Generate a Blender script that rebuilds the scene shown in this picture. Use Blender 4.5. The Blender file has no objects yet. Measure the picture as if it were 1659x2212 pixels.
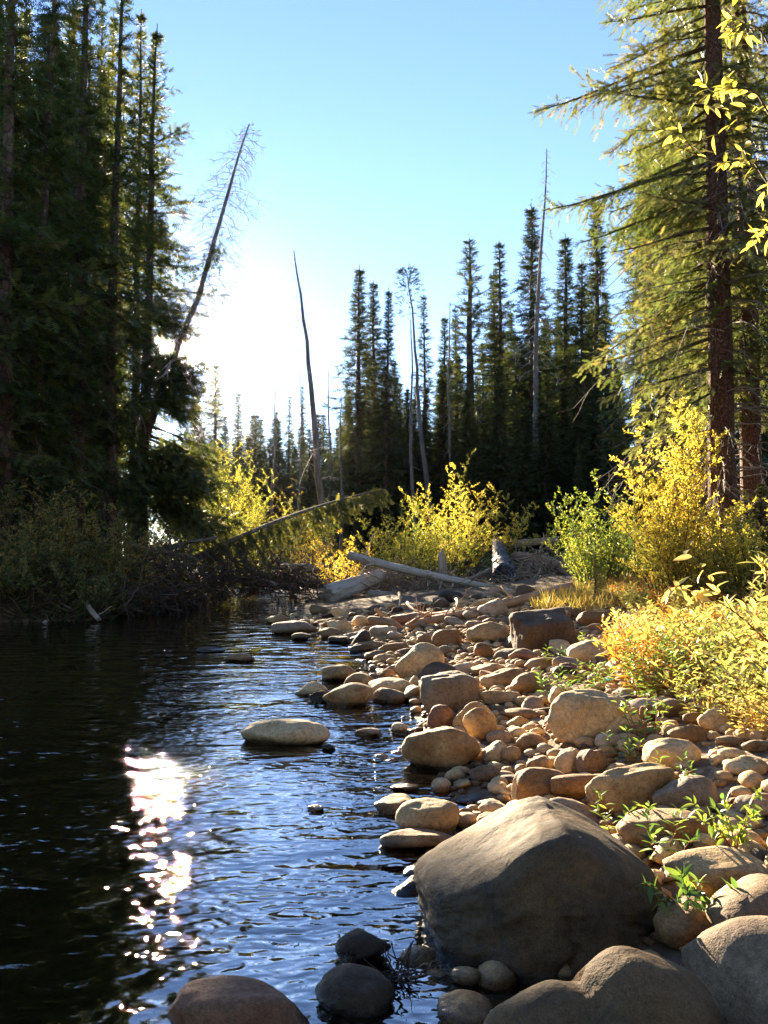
import bpy, bmesh, math, random
import numpy as np
from mathutils import Vector, Matrix

# ------------------------------------------------------------------ camera, sky, sun
scene = bpy.context.scene
C = scene.collection
CAM_H, PITCH = 1.5, math.radians(2.8)
TV, TU = 0.618, 0.4635
sp_, cp_ = math.sin(PITCH), math.cos(PITCH)


def ray(X, Y):
    """direction (y component = about 1) of the photograph's point X, Y (photograph scaled to 1659 x 2212)"""
    u = (X - 829.5) / 829.5 * TU
    v = -(Y - 1106) / 1106 * TV
    return Vector((u, cp_ - sp_ * v, sp_ + cp_ * v))


def at_y(X, Y, y):
    d = ray(X, Y)
    t = y / d.y
    return Vector((d.x * t, y, CAM_H + d.z * t))


cam_data = bpy.data.cameras.new("camera")
cam = bpy.data.objects.new("camera", cam_data)
C.objects.link(cam)
cam.location = (0, 0, CAM_H)
cam.rotation_euler = (math.radians(90) + PITCH, 0, 0)
cam_data.sensor_fit = 'VERTICAL'
cam_data.angle = 2 * math.atan(TV)
cam_data.clip_start = 0.05
cam_data.clip_end = 3000
scene.camera = cam

SUN_DIR = ray(351, 750).normalized()
SUN_EL = math.asin(SUN_DIR.z)
SUN_AZ = math.atan2(SUN_DIR.x, SUN_DIR.y)
world = bpy.data.worlds.new("World")
scene.world = world
world.use_nodes = True
wn, wl = world.node_tree.nodes, world.node_tree.links
sky = wn.new('ShaderNodeTexSky')
sky.sky_type = 'NISHITA'
sky.sun_disc = False
sky.sun_elevation = SUN_EL
sky.sun_rotation = SUN_AZ
sky.altitude = 2600
sky.air_density = 1.0
sky.dust_density = 0.06
sky.ozone_density = 0.2
hue = wn.new('ShaderNodeMix')
hue.data_type, hue.blend_type = 'RGBA', 'MULTIPLY'
hue.inputs[0].default_value = 1.0
hue.inputs[7].default_value = (.76, .87, 1.12, 1)
wl.new(sky.outputs[0], hue.inputs[6])
wl.new(hue.outputs[2], wn['Background'].inputs[0])
wn['Background'].inputs[1].default_value = 0.052

sun_data = bpy.data.lights.new("sun", 'SUN')
sun_data.energy = 5.0
sun_data.angle = math.radians(0.55)
sun_data.color = (1.0, 0.81, 0.56)
sun = bpy.data.objects.new("sun", sun_data)
C.objects.link(sun)
sun.rotation_euler = SUN_DIR.to_track_quat('Z', 'Y').to_euler()
sun.location = (0, 0, 60)

scene.view_settings.view_transform = 'Standard'
scene.view_settings.look = 'None'
scene.view_settings.gamma = 1.0
scene.view_settings.exposure = 2.95
scene.cycles.max_bounces = 8
scene.cycles.transparent_max_bounces = 8
scene.cycles.sample_clamp_indirect = 6.0
scene.cycles.caustics_reflective = False
scene.cycles.caustics_refractive = False
scene.cycles.use_denoising = True

# ------------------------------------------------------------------ small tools


def thing(o, label, cat, group=None):
    o['label'] = label
    o['category'] = cat
    if group:
        o['group'] = group
    return o


def empty(name, loc=(0, 0, 0), rz=0.0):
    o = bpy.data.objects.new(name, None)
    o.location = loc
    o.rotation_euler = (0, 0, rz)
    o.empty_display_size = 0.2
    C.objects.link(o)
    return o


def link(name, me, parent=None):
    o = bpy.data.objects.new(name, me)
    if parent is not None:
        o.parent = parent
    C.objects.link(o)
    return o


class MB:
    """collects numpy verts / quads / tris and builds one mesh"""

    def __init__(s):
        s.v, s.q, s.t, s.tint, s.n = [], [], [], [], 0

    def add(s, V, Q=None, T=None, tint=0.5):
        V = np.asarray(V, dtype=np.float64).reshape(-1, 3)
        s.v.append(V)
        if Q is not None and len(Q):
            s.q.append(np.asarray(Q, dtype=np.int64).reshape(-1, 4) + s.n)
        if T is not None and len(T):
            s.t.append(np.asarray(T, dtype=np.int64).reshape(-1, 3) + s.n)
        s.tint.append(np.broadcast_to(np.asarray(tint, dtype=np.float64), (len(V),)))
        s.n += len(V)

    def mesh(s, name, mat, smooth=True):
        me = bpy.data.meshes.new(name)
        if not s.v:
            return me
        V = np.concatenate(s.v)
        q = np.concatenate(s.q) if s.q else np.zeros((0, 4), np.int64)
        t = np.concatenate(s.t) if s.t else np.zeros((0, 3), np.int64)
        nl = q.size + t.size
        me.vertices.add(len(V))
        me.vertices.foreach_set('co', V.astype(np.float32).ravel())
        me.loops.add(nl)
        me.loops.foreach_set('vertex_index', np.concatenate([q.ravel(), t.ravel()]).astype(np.int32))
        me.polygons.add(len(q) + len(t))
        st = np.concatenate([np.arange(len(q)) * 4, q.size + np.arange(len(t)) * 3]).astype(np.int32)
        me.polygons.foreach_set('loop_start', st)
        me.polygons.foreach_set('use_smooth', np.full(len(q) + len(t), smooth, dtype=bool))
        a = me.attributes.new('tint', 'FLOAT', 'POINT')
        a.data.foreach_set('value', np.concatenate(s.tint).astype(np.float32))
        me.update(calc_edges=True)
        me.validate()
        if mat:
            me.materials.append(mat)
        return me


def tube(mb, pts, rad, seg=6, tint=0.5, cap=True, wob=0.0, rng=None):
    P = np.asarray(pts, dtype=np.float64)
    n = len(P)
    rad = np.broadcast_to(np.asarray(rad, dtype=np.float64), (n,))
    T = np.gradient(P, axis=0)
    T /= np.maximum(np.linalg.norm(T, axis=1, keepdims=True), 1e-9)
    up = np.array([0.0, 0, 1]) if abs(T[0][2]) < 0.9 else np.array([1.0, 0, 0])
    A = np.cross(T, up)
    A /= np.maximum(np.linalg.norm(A, axis=1, keepdims=True), 1e-9)
    B = np.cross(T, A)
    th = np.linspace(0, 2 * np.pi, seg, endpoint=False)
    r = rad[:, None] * np.ones(seg)[None]
    if wob:
        r = r * (1 + wob * (rng.random((n, seg)) - .5))
    V = P[:, None, :] + r[..., None] * (np.cos(th)[None, :, None] * A[:, None, :] + np.sin(th)[None, :, None] * B[:, None, :])
    V = V.reshape(-1, 3)
    i = np.arange(n - 1)[:, None] * seg
    j = np.arange(seg)[None]
    k = (j + 1) % seg
    Q = np.stack([i + j, i + k, i + seg + k, i + seg + j], -1).reshape(-1, 4)
    Tt = []
    if cap:
        V = np.vstack([V, P[0], P[-1]])
        c0, c1 = n * seg, n * seg + 1
        for a in range(seg):
            b = (a + 1) % seg
            Tt.append((c0, b, a))
            Tt.append((c1, (n - 1) * seg + a, (n - 1) * seg + b))
    mb.add(V, Q, Tt, tint)


def frames(D, roll, size):
    """rotation-scale matrices whose x axis is D"""
    D = np.asarray(D, float)
    D = D / np.maximum(np.linalg.norm(D, axis=1, keepdims=True), 1e-9)
    up = np.tile(np.array([0.0, 0, 1]), (len(D), 1))
    up[np.abs(D[:, 2]) > .95] = (1, 0, 0)
    Yv = np.cross(up, D)
    Yv /= np.linalg.norm(Yv, axis=1, keepdims=True)
    Z = np.cross(D, Yv)
    c, s = np.cos(roll)[:, None], np.sin(roll)[:, None]
    Y2, Z2 = Yv * c + Z * s, Z * c - Yv * s
    M = np.stack([D, Y2, Z2], -1)
    return M * np.asarray(size, float).reshape(-1, 1, 1)


def scatter(mb, tv, tq, tt, M, T, tint):
    tv = np.asarray(tv, float)
    N, k = len(M), len(tv)
    if N == 0:
        return
    V = np.einsum('nij,kj->nki', M, tv) + np.asarray(T)[:, None, :]
    off = (np.arange(N) * k)[:, None, None]
    Q = (np.asarray(tq)[None] + off).reshape(-1, 4) if tq is not None and len(tq) else None
    Tr = (np.asarray(tt)[None] + off).reshape(-1, 3) if tt is not None and len(tt) else None
    mb.add(V.reshape(-1, 3), Q, Tr, np.repeat(np.asarray(tint, float), k))


def _hash(ix, iy, iz, seed):
    h = (ix.astype(np.int64) * 374761393 + iy.astype(np.int64) * 668265263 + iz.astype(np.int64) * 2147483647 + seed * 974711) & 0xffffffff
    h = ((h ^ (h >> 13)) * 1274126177) & 0xffffffff
    h = ((h ^ (h >> 16)) * 2246822519) & 0xffffffff
    return ((h ^ (h >> 15)) & 0xffff) / 65535.0


def vnoise(P, seed=0):
    """value noise in -1..1 for points (N,3)"""
    P = np.asarray(P, float)
    F = np.floor(P)
    f = P - F
    f = f * f * (3 - 2 * f)
    out = 0
    for dx in (0, 1):
        for dy in (0, 1):
            for dz in (0, 1):
                w = (f[:, 0] if dx else 1 - f[:, 0]) * (f[:, 1] if dy else 1 - f[:, 1]) * (f[:, 2] if dz else 1 - f[:, 2])
                out = out + w * _hash(F[:, 0] + dx, F[:, 1] + dy, F[:, 2] + dz, seed)
    return out * 2 - 1


# ------------------------------------------------------------------ materials
def new_mat(name):
    m = bpy.data.materials.new(name)
    m.use_nodes = True
    nt = m.node_tree
    for n in list(nt.nodes):
        nt.nodes.remove(n)
    out = nt.nodes.new('ShaderNodeOutputMaterial')
    return m, nt, out


def N_(nt, typ, **kw):
    n = nt.nodes.new(typ)
    for k, v in kw.items():
        if hasattr(n, k):
            setattr(n, k, v)
    return n


def ramp(nt, cols, fac=None, pos=None, interp='LINEAR'):
    r = nt.nodes.new('ShaderNodeValToRGB')
    r.color_ramp.interpolation = interp
    e = r.color_ramp.elements
    while len(e) < len(cols):
        e.new(0.5)
    for i, c in enumerate(cols):
        e[i].position = pos[i] if pos else i / (len(cols) - 1)
        e[i].color = (c[0], c[1], c[2], 1) if len(c) == 3 else c
    if fac is not None:
        nt.links.new(fac, r.inputs[0])
    return r


def noise_n(nt, vec, scale, detail=4, rough=.55, dist=0):
    n = nt.nodes.new('ShaderNodeTexNoise')
    n.inputs['Scale'].default_value = scale
    n.inputs['Detail'].default_value = detail
    n.inputs['Roughness'].default_value = rough
    n.inputs['Distortion'].default_value = dist
    if vec is not None:
        nt.links.new(vec, n.inputs['Vector'])
    return n


def mixc(nt, a, b, fac, mode='MIX'):
    m = nt.nodes.new('ShaderNodeMix')
    m.data_type = 'RGBA'
    m.blend_type = mode
    for sock, val in ((m.inputs[0], fac), (m.inputs[6], a), (m.inputs[7], b)):
        if isinstance(val, (int, float)):
            sock.default_value = val
        elif isinstance(val, tuple):
            sock.default_value = (val[0], val[1], val[2], 1)
        else:
            nt.links.new(val, sock)
    return m.outputs[2]


def math_n(nt, op, a, b=None, clamp=False):
    m = nt.nodes.new('ShaderNodeMath')
    m.operation = op
    m.use_clamp = clamp
    for s, v in ((m.inputs[0], a), (m.inputs[1], b)):
        if v is None:
            continue
        if isinstance(v, (int, float)):
            s.default_value = v
        else:
            nt.links.new(v, s)
    return m.outputs[0]


def leaf_mat(name, cols, trans=.5, tcol=1.5, rough=.5, spec=.35):
    m, nt, out = new_mat(name)
    at = N_(nt, 'ShaderNodeAttribute', attribute_name='tint')
    oi = nt.nodes.new('ShaderNodeObjectInfo')
    f = math_n(nt, 'ADD', at.outputs['Fac'], math_n(nt, 'MULTIPLY', math_n(nt, 'SUBTRACT', oi.outputs['Random'], .5), .22), True)
    r = ramp(nt, cols, f)
    p = nt.nodes.new('ShaderNodeBsdfPrincipled')
    p.inputs['Roughness'].default_value = rough
    p.inputs['Specular IOR Level'].default_value = spec
    nt.links.new(r.outputs[0], p.inputs['Base Color'])
    t = nt.nodes.new('ShaderNodeBsdfTranslucent')
    nt.links.new(mixc(nt, r.outputs[0], (tcol, tcol * 1.0, tcol * .6), 1.0, 'MULTIPLY'), t.inputs[0])
    mx = nt.nodes.new('ShaderNodeMixShader')
    mx.inputs[0].default_value = trans
    nt.links.new(p.outputs[0], mx.inputs[1])
    nt.links.new(t.outputs[0], mx.inputs[2])
    nt.links.new(mx.outputs[0], out.inputs[0])
    return m


def rock_mat(name, cols, wet=True, speck=.5):
    m, nt, out = new_mat(name)
    tc = nt.nodes.new('ShaderNodeTexCoord')
    geo = nt.nodes.new('ShaderNodeNewGeometry')
    oi = nt.nodes.new('ShaderNodeObjectInfo')
    off = nt.nodes.new('ShaderNodeVectorMath')
    off.operation = 'ADD'
    nt.links.new(geo.outputs['Position'], off.inputs[0])
    sc = nt.nodes.new('ShaderNodeVectorMath')
    sc.operation = 'SCALE'
    cx = nt.nodes.new('ShaderNodeCombineXYZ')
    for i in range(3):
        nt.links.new(oi.outputs['Random'], cx.inputs[i])
    nt.links.new(cx.outputs[0], sc.inputs[0])
    sc.inputs[3].default_value = 37.0
    nt.links.new(sc.outputs[0], off.inputs[1])
    v = off.outputs[0]
    n1 = noise_n(nt, v, 3.2, 5, .6, .4)
    n2 = noise_n(nt, v, 38, 4, .7)
    n3 = noise_n(nt, v, 9, 6, .68, .1)
    vo = nt.nodes.new('ShaderNodeTexVoronoi')
    vo.inputs['Scale'].default_value = 55
    nt.links.new(v, vo.inputs['Vector'])
    f = math_n(nt, 'ADD', math_n(nt, 'MULTIPLY', n1.outputs[0], .8), math_n(nt, 'MULTIPLY', math_n(nt, 'SUBTRACT', oi.outputs['Random'], .4), .5))
    r = ramp(nt, cols, f, [0.27, .48, .68] if len(cols) == 3 else None)
    col = mixc(nt, r.outputs[0], (.25, .22, .2), math_n(nt, 'MULTIPLY', ramp(nt, [(0, 0, 0), (1, 1, 1)], n3.outputs[0], [.52, .75]).outputs[0], .5), 'MULTIPLY')
    col = mixc(nt, col, ramp(nt, [(.35, .33, .32), (1, 1, 1), (1.5, 1.45, 1.4)], n2.outputs[0], [.34, .5, .68]).outputs[0], speck, 'MULTIPLY')
    n4 = noise_n(nt, v, 160, 3, .7)
    col = mixc(nt, col, ramp(nt, [(.55, .53, .5), (1, 1, 1), (1.5, 1.45, 1.4)], n4.outputs[0], [.36, .5, .64]).outputs[0], .55, 'MULTIPLY')
    # dark pits
    pit = ramp(nt, [(1, 1, 1), (0, 0, 0)], vo.outputs['Distance'], [.05, .16])
    pitm = math_n(nt, 'MULTIPLY', pit.outputs[0], ramp(nt, [(0, 0, 0), (1, 1, 1)], n3.outputs[0], [.46, .6]).outputs[0])
    col = mixc(nt, col, (.3, .27, .25), math_n(nt, 'MULTIPLY', pitm, .7), 'MULTIPLY')
    p = nt.nodes.new('ShaderNodeBsdfPrincipled')
    rough = .78
    if wet:
        sx = nt.nodes.new('ShaderNodeSeparateXYZ')
        nt.links.new(geo.outputs['Position'], sx.inputs[0])
        h = math_n(nt, 'SUBTRACT', sx.outputs[2], math_n(nt, 'MULTIPLY', n3.outputs[0], .05))
        mr = nt.nodes.new('ShaderNodeMapRange')
        mr.inputs[1].default_value = .0
        mr.inputs[2].default_value = .035
        mr.inputs[3].default_value = 1
        mr.inputs[4].default_value = 0
        nt.links.new(h, mr.inputs[0])
        col = mixc(nt, col, (.32, .30, .28), mr.outputs[0], 'MULTIPLY')
        rr = nt.nodes.new('ShaderNodeMapRange')
        rr.inputs[3].default_value = rough
        rr.inputs[4].default_value = .12
        nt.links.new(mr.outputs[0], rr.inputs[0])
        nt.links.new(rr.outputs[0], p.inputs['Roughness'])
    else:
        p.inputs['Roughness'].default_value = rough
    p.inputs['Specular IOR Level'].default_value = .3
    nt.links.new(col, p.inputs['Base Color'])
    b = nt.nodes.new('ShaderNodeBump')
    b.inputs['Strength'].default_value = .8
    b.inputs['Distance'].default_value = .025
    hh = math_n(nt, 'ADD', math_n(nt, 'MULTIPLY', n3.outputs[0], .6), math_n(nt, 'ADD', math_n(nt, 'MULTIPLY', n2.outputs[0], .3), math_n(nt, 'MULTIPLY', n4.outputs[0], .08)))
    hh = math_n(nt, 'SUBTRACT', hh, math_n(nt, 'MULTIPLY', pitm, .35))
    nt.links.new(hh, b.inputs['Height'])
    nt.links.new(b.outputs[0], p.inputs['Normal'])
    nt.links.new(p.outputs[0], out.inputs[0])
    return m


def wood_mat(name, cols, sc=(14, 14, 1.1), bump=.5, rough=.8, blotch=None):
    """grain runs along the object's own z axis"""
    m, nt, out = new_mat(name)
    tc = nt.nodes.new('ShaderNodeTexCoord')
    mp = nt.nodes.new('ShaderNodeMapping')
    mp.inputs['Scale'].default_value = sc
    nt.links.new(tc.outputs['Object'], mp.inputs[0])
    n1 = noise_n(nt, mp.outputs[0], 1.6, 6, .65, .5)
    n2 = noise_n(nt, tc.outputs['Object'], 2.2, 5, .6)
    n3 = noise_n(nt, mp.outputs[0], 6, 3, .6)
    f = math_n(nt, 'ADD', math_n(nt, 'MULTIPLY', n1.outputs[0], .7), math_n(nt, 'MULTIPLY', n2.outputs[0], .3))
    r = ramp(nt, cols, f, [.3, .5, .7] if len(cols) == 3 else None)
    col = r.outputs[0]
    if blotch:
        col = mixc(nt, col, blotch, ramp(nt, [(0, 0, 0), (1, 1, 1)], n2.outputs[0], [.5, .6]).outputs[0])
    p = nt.nodes.new('ShaderNodeBsdfPrincipled')
    p.inputs['Roughness'].default_value = rough
    p.inputs['Specular IOR Level'].default_value = .25
    nt.links.new(col, p.inputs['Base Color'])
    b = nt.nodes.new('ShaderNodeBump')
    b.inputs['Strength'].default_value = bump
    b.inputs['Distance'].default_value = .02
    nt.links.new(math_n(nt, 'ADD', n1.outputs[0], math_n(nt, 'MULTIPLY', n3.outputs[0], .4)), b.inputs['Height'])
    nt.links.new(b.outputs[0], p.inputs['Normal'])
    nt.links.new(p.outputs[0], out.inputs[0])
    return m


def bark_mat(name, cols, scale=14, bump=.9):
    m, nt, out = new_mat(name)
    tc = nt.nodes.new('ShaderNodeTexCoord')
    mp = nt.nodes.new('ShaderNodeMapping')
    mp.inputs['Scale'].default_value = (1, 1, .55)
    nt.links.new(tc.outputs['Object'], mp.inputs[0])
    ds = noise_n(nt, mp.outputs[0], 6, 3)
    vm = nt.nodes.new('ShaderNodeVectorMath')
    vm.operation = 'MULTIPLY_ADD'
    nt.links.new(ds.outputs['Color'], vm.inputs[0])
    vm.inputs[1].default_value = (.09, .09, .14)
    nt.links.new(mp.outputs[0], vm.inputs[2])
    vo = nt.nodes.new('ShaderNodeTexVoronoi')
    vo.feature = 'DISTANCE_TO_EDGE'
    vo.inputs['Scale'].default_value = scale
    nt.links.new(vm.outputs[0], vo.inputs['Vector'])
    vc = nt.nodes.new('ShaderNodeTexVoronoi')
    vc.inputs['Scale'].default_value = scale
    nt.links.new(vm.outputs[0], vc.inputs['Vector'])
    n1 = noise_n(nt, mp.outputs[0], 1.3, 4)
    n2 = noise_n(nt, mp.outputs[0], 45, 4, .7)
    sepc = nt.nodes.new('ShaderNodeSeparateColor')
    nt.links.new(vc.outputs['Color'], sepc.inputs[0])
    f = math_n(nt, 'ADD', math_n(nt, 'MULTIPLY', sepc.outputs[0], .55), math_n(nt, 'MULTIPLY', n1.outputs[0], .5))
    r = ramp(nt, cols, f, [.15, .5, .85])
    edge = ramp(nt, [(.4, .4, .4), (1, 1, 1)], vo.outputs['Distance'], [.0, .16])
    col = mixc(nt, r.outputs[0], edge.outputs[0], .85, 'MULTIPLY')
    col = mixc(nt, col, ramp(nt, [(.5, .5, .5), (1.25, 1.25, 1.25)], n2.outputs[0], [.35, .65]).outputs[0], .7, 'MULTIPLY')
    p = nt.nodes.new('ShaderNodeBsdfPrincipled')
    p.inputs['Roughness'].default_value = .85
    p.inputs['Specular IOR Level'].default_value = .2
    nt.links.new(col, p.inputs['Base Color'])
    b = nt.nodes.new('ShaderNodeBump')
    b.inputs['Strength'].default_value = bump
    b.inputs['Distance'].default_value = .03
    hh = math_n(nt, 'ADD', edge.outputs[0], math_n(nt, 'MULTIPLY', n2.outputs[0], .6))
    hh = math_n(nt, 'ADD', hh, math_n(nt, 'MULTIPLY', sepc.outputs[1], .6))
    nt.links.new(hh, b.inputs['Height'])
    nt.links.new(b.outputs[0], p.inputs['Normal'])
    nt.links.new(p.outputs[0], out.inputs[0])
    return m


M = {}
M['tan'] = rock_mat('rock_tan', [(.21, .115, .045), (.41, .27, .12), (.56, .41, .22)])
M['grey'] = rock_mat('rock_grey', [(.085, .058, .034), (.16, .112, .065), (.25, .18, .11)])
M['red'] = rock_mat('rock_reddish', [(.18, .085, .045), (.30, .165, .09), (.42, .27, .16)])
M['dark'] = rock_mat('rock_dark', [(.045, .03, .018), (.10, .065, .036), (.19, .125, .065)])
M['pale'] = rock_mat('rock_pale', [(.21, .145, .085), (.33, .245, .155), (.46, .37, .26)])
M['boulder'] = rock_mat('big_boulder', [(.034, .027, .019), (.062, .046, .028), (.15, .092, .04)], speck=.35)
M['bark'] = bark_mat('spruce_bark', [(.09, .045, .028), (.22, .10, .055), (.34, .19, .12)], 42)
M['bark_far'] = bark_mat('trunk_bark', [(.05, .035, .025), (.12, .07, .045), (.2, .13, .09)], 7)
M['bark_dead'] = wood_mat('dead_bark', [(.06, .045, .035), (.15, .115, .09), (.26, .22, .18)], (9, 9, .8))
M['twig'] = wood_mat('twig_bark', [(.035, .024, .016), (.085, .056, .036), (.15, .105, .07)], (9, 9, 2))
M['twig_grey'] = wood_mat('twig_grey', [(.09, .07, .055), (.2, .165, .13), (.34, .29, .24)], (9, 9, 2))
M['twig_red'] = wood_mat('twig_red', [(.12, .03, .015), (.25, .07, .03), (.3, .12, .05)], (9, 9, 2))
M['log'] = wood_mat('weathered_log', [(.15, .11, .075), (.34, .265, .19), (.52, .44, .35)])
M['root'] = wood_mat('bleached_root', [(.14, .09, .055), (.3, .21, .13), (.45, .34, .23)], (9, 9, 2))
M['log_pale'] = wood_mat('pale_log', [(.22, .165, .115), (.45, .37, .28), (.62, .54, .44)])
M['twig_backlit'] = wood_mat('backlit_twig', [(.22, .19, .18), (.38, .34, .32), (.55, .5, .47)], (9, 9, 2))  # paler than the grey twigs: backlight on thin twigs put into the colour
M['log_tan'] = wood_mat('tan_log', [(.2, .115, .065), (.38, .25, .15), (.54, .4, .26)])
M['log_dark'] = wood_mat('dark_log', [(.03, .022, .017), (.085, .06, .045), (.17, .12, .09)])
M['char'] = wood_mat('charred_log', [(.012, .012, .013), (.05, .05, .052), (.42, .42, .42)], (10, 10, 4), .9, .6)
M['needle'] = leaf_mat('spruce_needles', [(.028, .045, .016), (.065, .085, .026), (.13, .125, .035), (.2, .14, .05)], .4, 1.7, .5, .35)
M['needle_far'] = leaf_mat('forest_needles', [(.022, .034, .015), (.045, .062, .022), (.088, .095, .03), (.15, .12, .04)], .26, 1.6, .55, .3)
M['needle_near'] = leaf_mat('near_spruce_needles', [(.035, .062, .022), (.085, .12, .042), (.16, .18, .07), (.27, .22, .10)], .36, 1.5, .5, .35)
M['willow_yellow'] = leaf_mat('willow_yellow', [(.16, .17, .04), (.36, .31, .075), (.54, .44, .10), (.52, .32, .07)], .6, 1.8, .45)
M['willow_green'] = leaf_mat('willow_green', [(.06, .10, .025), (.14, .175, .04), (.28, .275, .06), (.45, .37, .08)], .56, 1.75, .45)
M['willow_olive'] = leaf_mat('willow_olive', [(.065, .085, .03), (.14, .145, .045), (.26, .22, .055), (.36, .22, .05)], .4, 1.5, .5)
M['herb'] = leaf_mat('herb_leaf', [(.13, .17, .06), (.28, .29, .11), (.5, .42, .16), (.56, .36, .18)], .5, 1.6, .35, .6)
M['herb_gold'] = leaf_mat('herb_gold_leaf', [(.32, .30, .11), (.5, .41, .15), (.58, .40, .17), (.52, .27, .12)], .5, 1.6, .38, .6)
M['herb_green'] = leaf_mat('herb_green_leaf', [(.045, .10, .03), (.085, .16, .045), (.14, .22, .05), (.25, .3, .06)], .4, 1.6, .38, .5)
M['orange'] = leaf_mat('autumn_ground_leaf', [(.38, .26, .05), (.46, .25, .05), (.45, .18, .04), (.34, .11, .035)], .4, 1.3, .6)
M['grass'] = leaf_mat('dry_grass', [(.2, .19, .06), (.38, .32, .1), (.5, .4, .16), (.5, .28, .1)], .4, 1.3, .6)
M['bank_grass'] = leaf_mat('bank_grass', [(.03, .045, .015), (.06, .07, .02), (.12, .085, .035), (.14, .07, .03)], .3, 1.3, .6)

# ground
LAND_PTS_R = [(0, .9), (2.0, .75), (2.7, .55), (3.4, .5), (4.1, .5), (5, .52), (5.7, .45), (6.1, .35), (7.2, .32), (8.5, .22), (10.8, -.05), (13.6, -.55),
              (16, -1.35), (18, -2.2), (21, -2.15), (25, -2.3), (27, -2.4), (30, -2.9), (40, -5.5), (60, -14), (120, -50), (400, -160)]
LAND_PTS_L = [(0, -40), (17.6, -40), (18, -9.5), (18.3, -6.9), (20, -6.4), (24.6, -5.5), (28, -5.2), (30, -5.4), (40, -8.3), (60, -17), (120, -54), (400, -170)]


def shore_dist(x, y):
    """positive on land, negative in the river"""
    ya, xa = np.array([p[0] for p in LAND_PTS_R]), np.array([p[1] for p in LAND_PTS_R])
    yb, xb = np.array([p[0] for p in LAND_PTS_L]), np.array([p[1] for p in LAND_PTS_L])
    P = np.stack([x, y, np.zeros_like(x)], -1)
    wob = .10 * vnoise(P * 1.7, 3) + .05 * vnoise(P * 4.1, 4)
    dr = (x - np.interp(y, ya, xa)) + wob
    dl = np.minimum(np.interp(y, yb, xb) - x, (y - 18.0) * 1.0) + wob * 2
    dl = np.where(y < 17.5, np.minimum(-.5, dl), dl)
    return dr, dl


def ground_h(x, y):
    x = np.atleast_1d(np.asarray(x, float))
    y = np.atleast_1d(np.asarray(y, float))
    dr, dl = shore_dist(x, y)
    P = np.stack([x, y, np.zeros_like(x)], -1)
    n1 = vnoise(P * .35, 5) * .10 + vnoise(P * 1.1, 6) * .05
    n2 = vnoise(P * 3.3, 7) * .022 + vnoise(P * 7.0, 8) * .012
    slope = np.interp(y, [0, 3, 6, 9, 20], [.19, .19, .16, .13, .11])
    hr = np.where(dr < 7, slope * np.maximum(dr, 0), slope * 7 + .03 * (dr - 7))
    hr = np.minimum(hr, 1.6) + (n1 * np.clip(dr / 3, 0, 1))
    hl = .85 * (1 - np.exp(-np.maximum(dl, 0) * 2.0)) + .02 * np.maximum(dl, 0) + n1 * np.clip(dl, 0, 1)
    dd = np.minimum(-dr, -dl)
    bed = -np.minimum(.55, .13 * np.maximum(dd, 0) + .02) + n2 * 1.5
    h = np.where(dr > 0, hr, np.where(dl > 0, hl, bed))
    far = np.clip((np.hypot(x, y) - 60) / 100, 0, 1)
    h = h + n2 * .6 + far * (1.5 + 1.2 * vnoise(P * .02, 11))
    return h


def gh(x, y):
    return float(ground_h(x, y)[0])


def on_ground(X, Y, wat=True):
    d = ray(X, Y)
    t = 2.0
    z = 0
    for _ in range(400):
        p = Vector((0, 0, CAM_H)) + d * t
        z = max(gh(p.x, p.y), 0.0) if wat else gh(p.x, p.y)
        if p.z <= z:
            break
        t += max(.02, (p.z - z) * .6)
        if t > 80:
            break
    return Vector((p.x, p.y, z))


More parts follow.
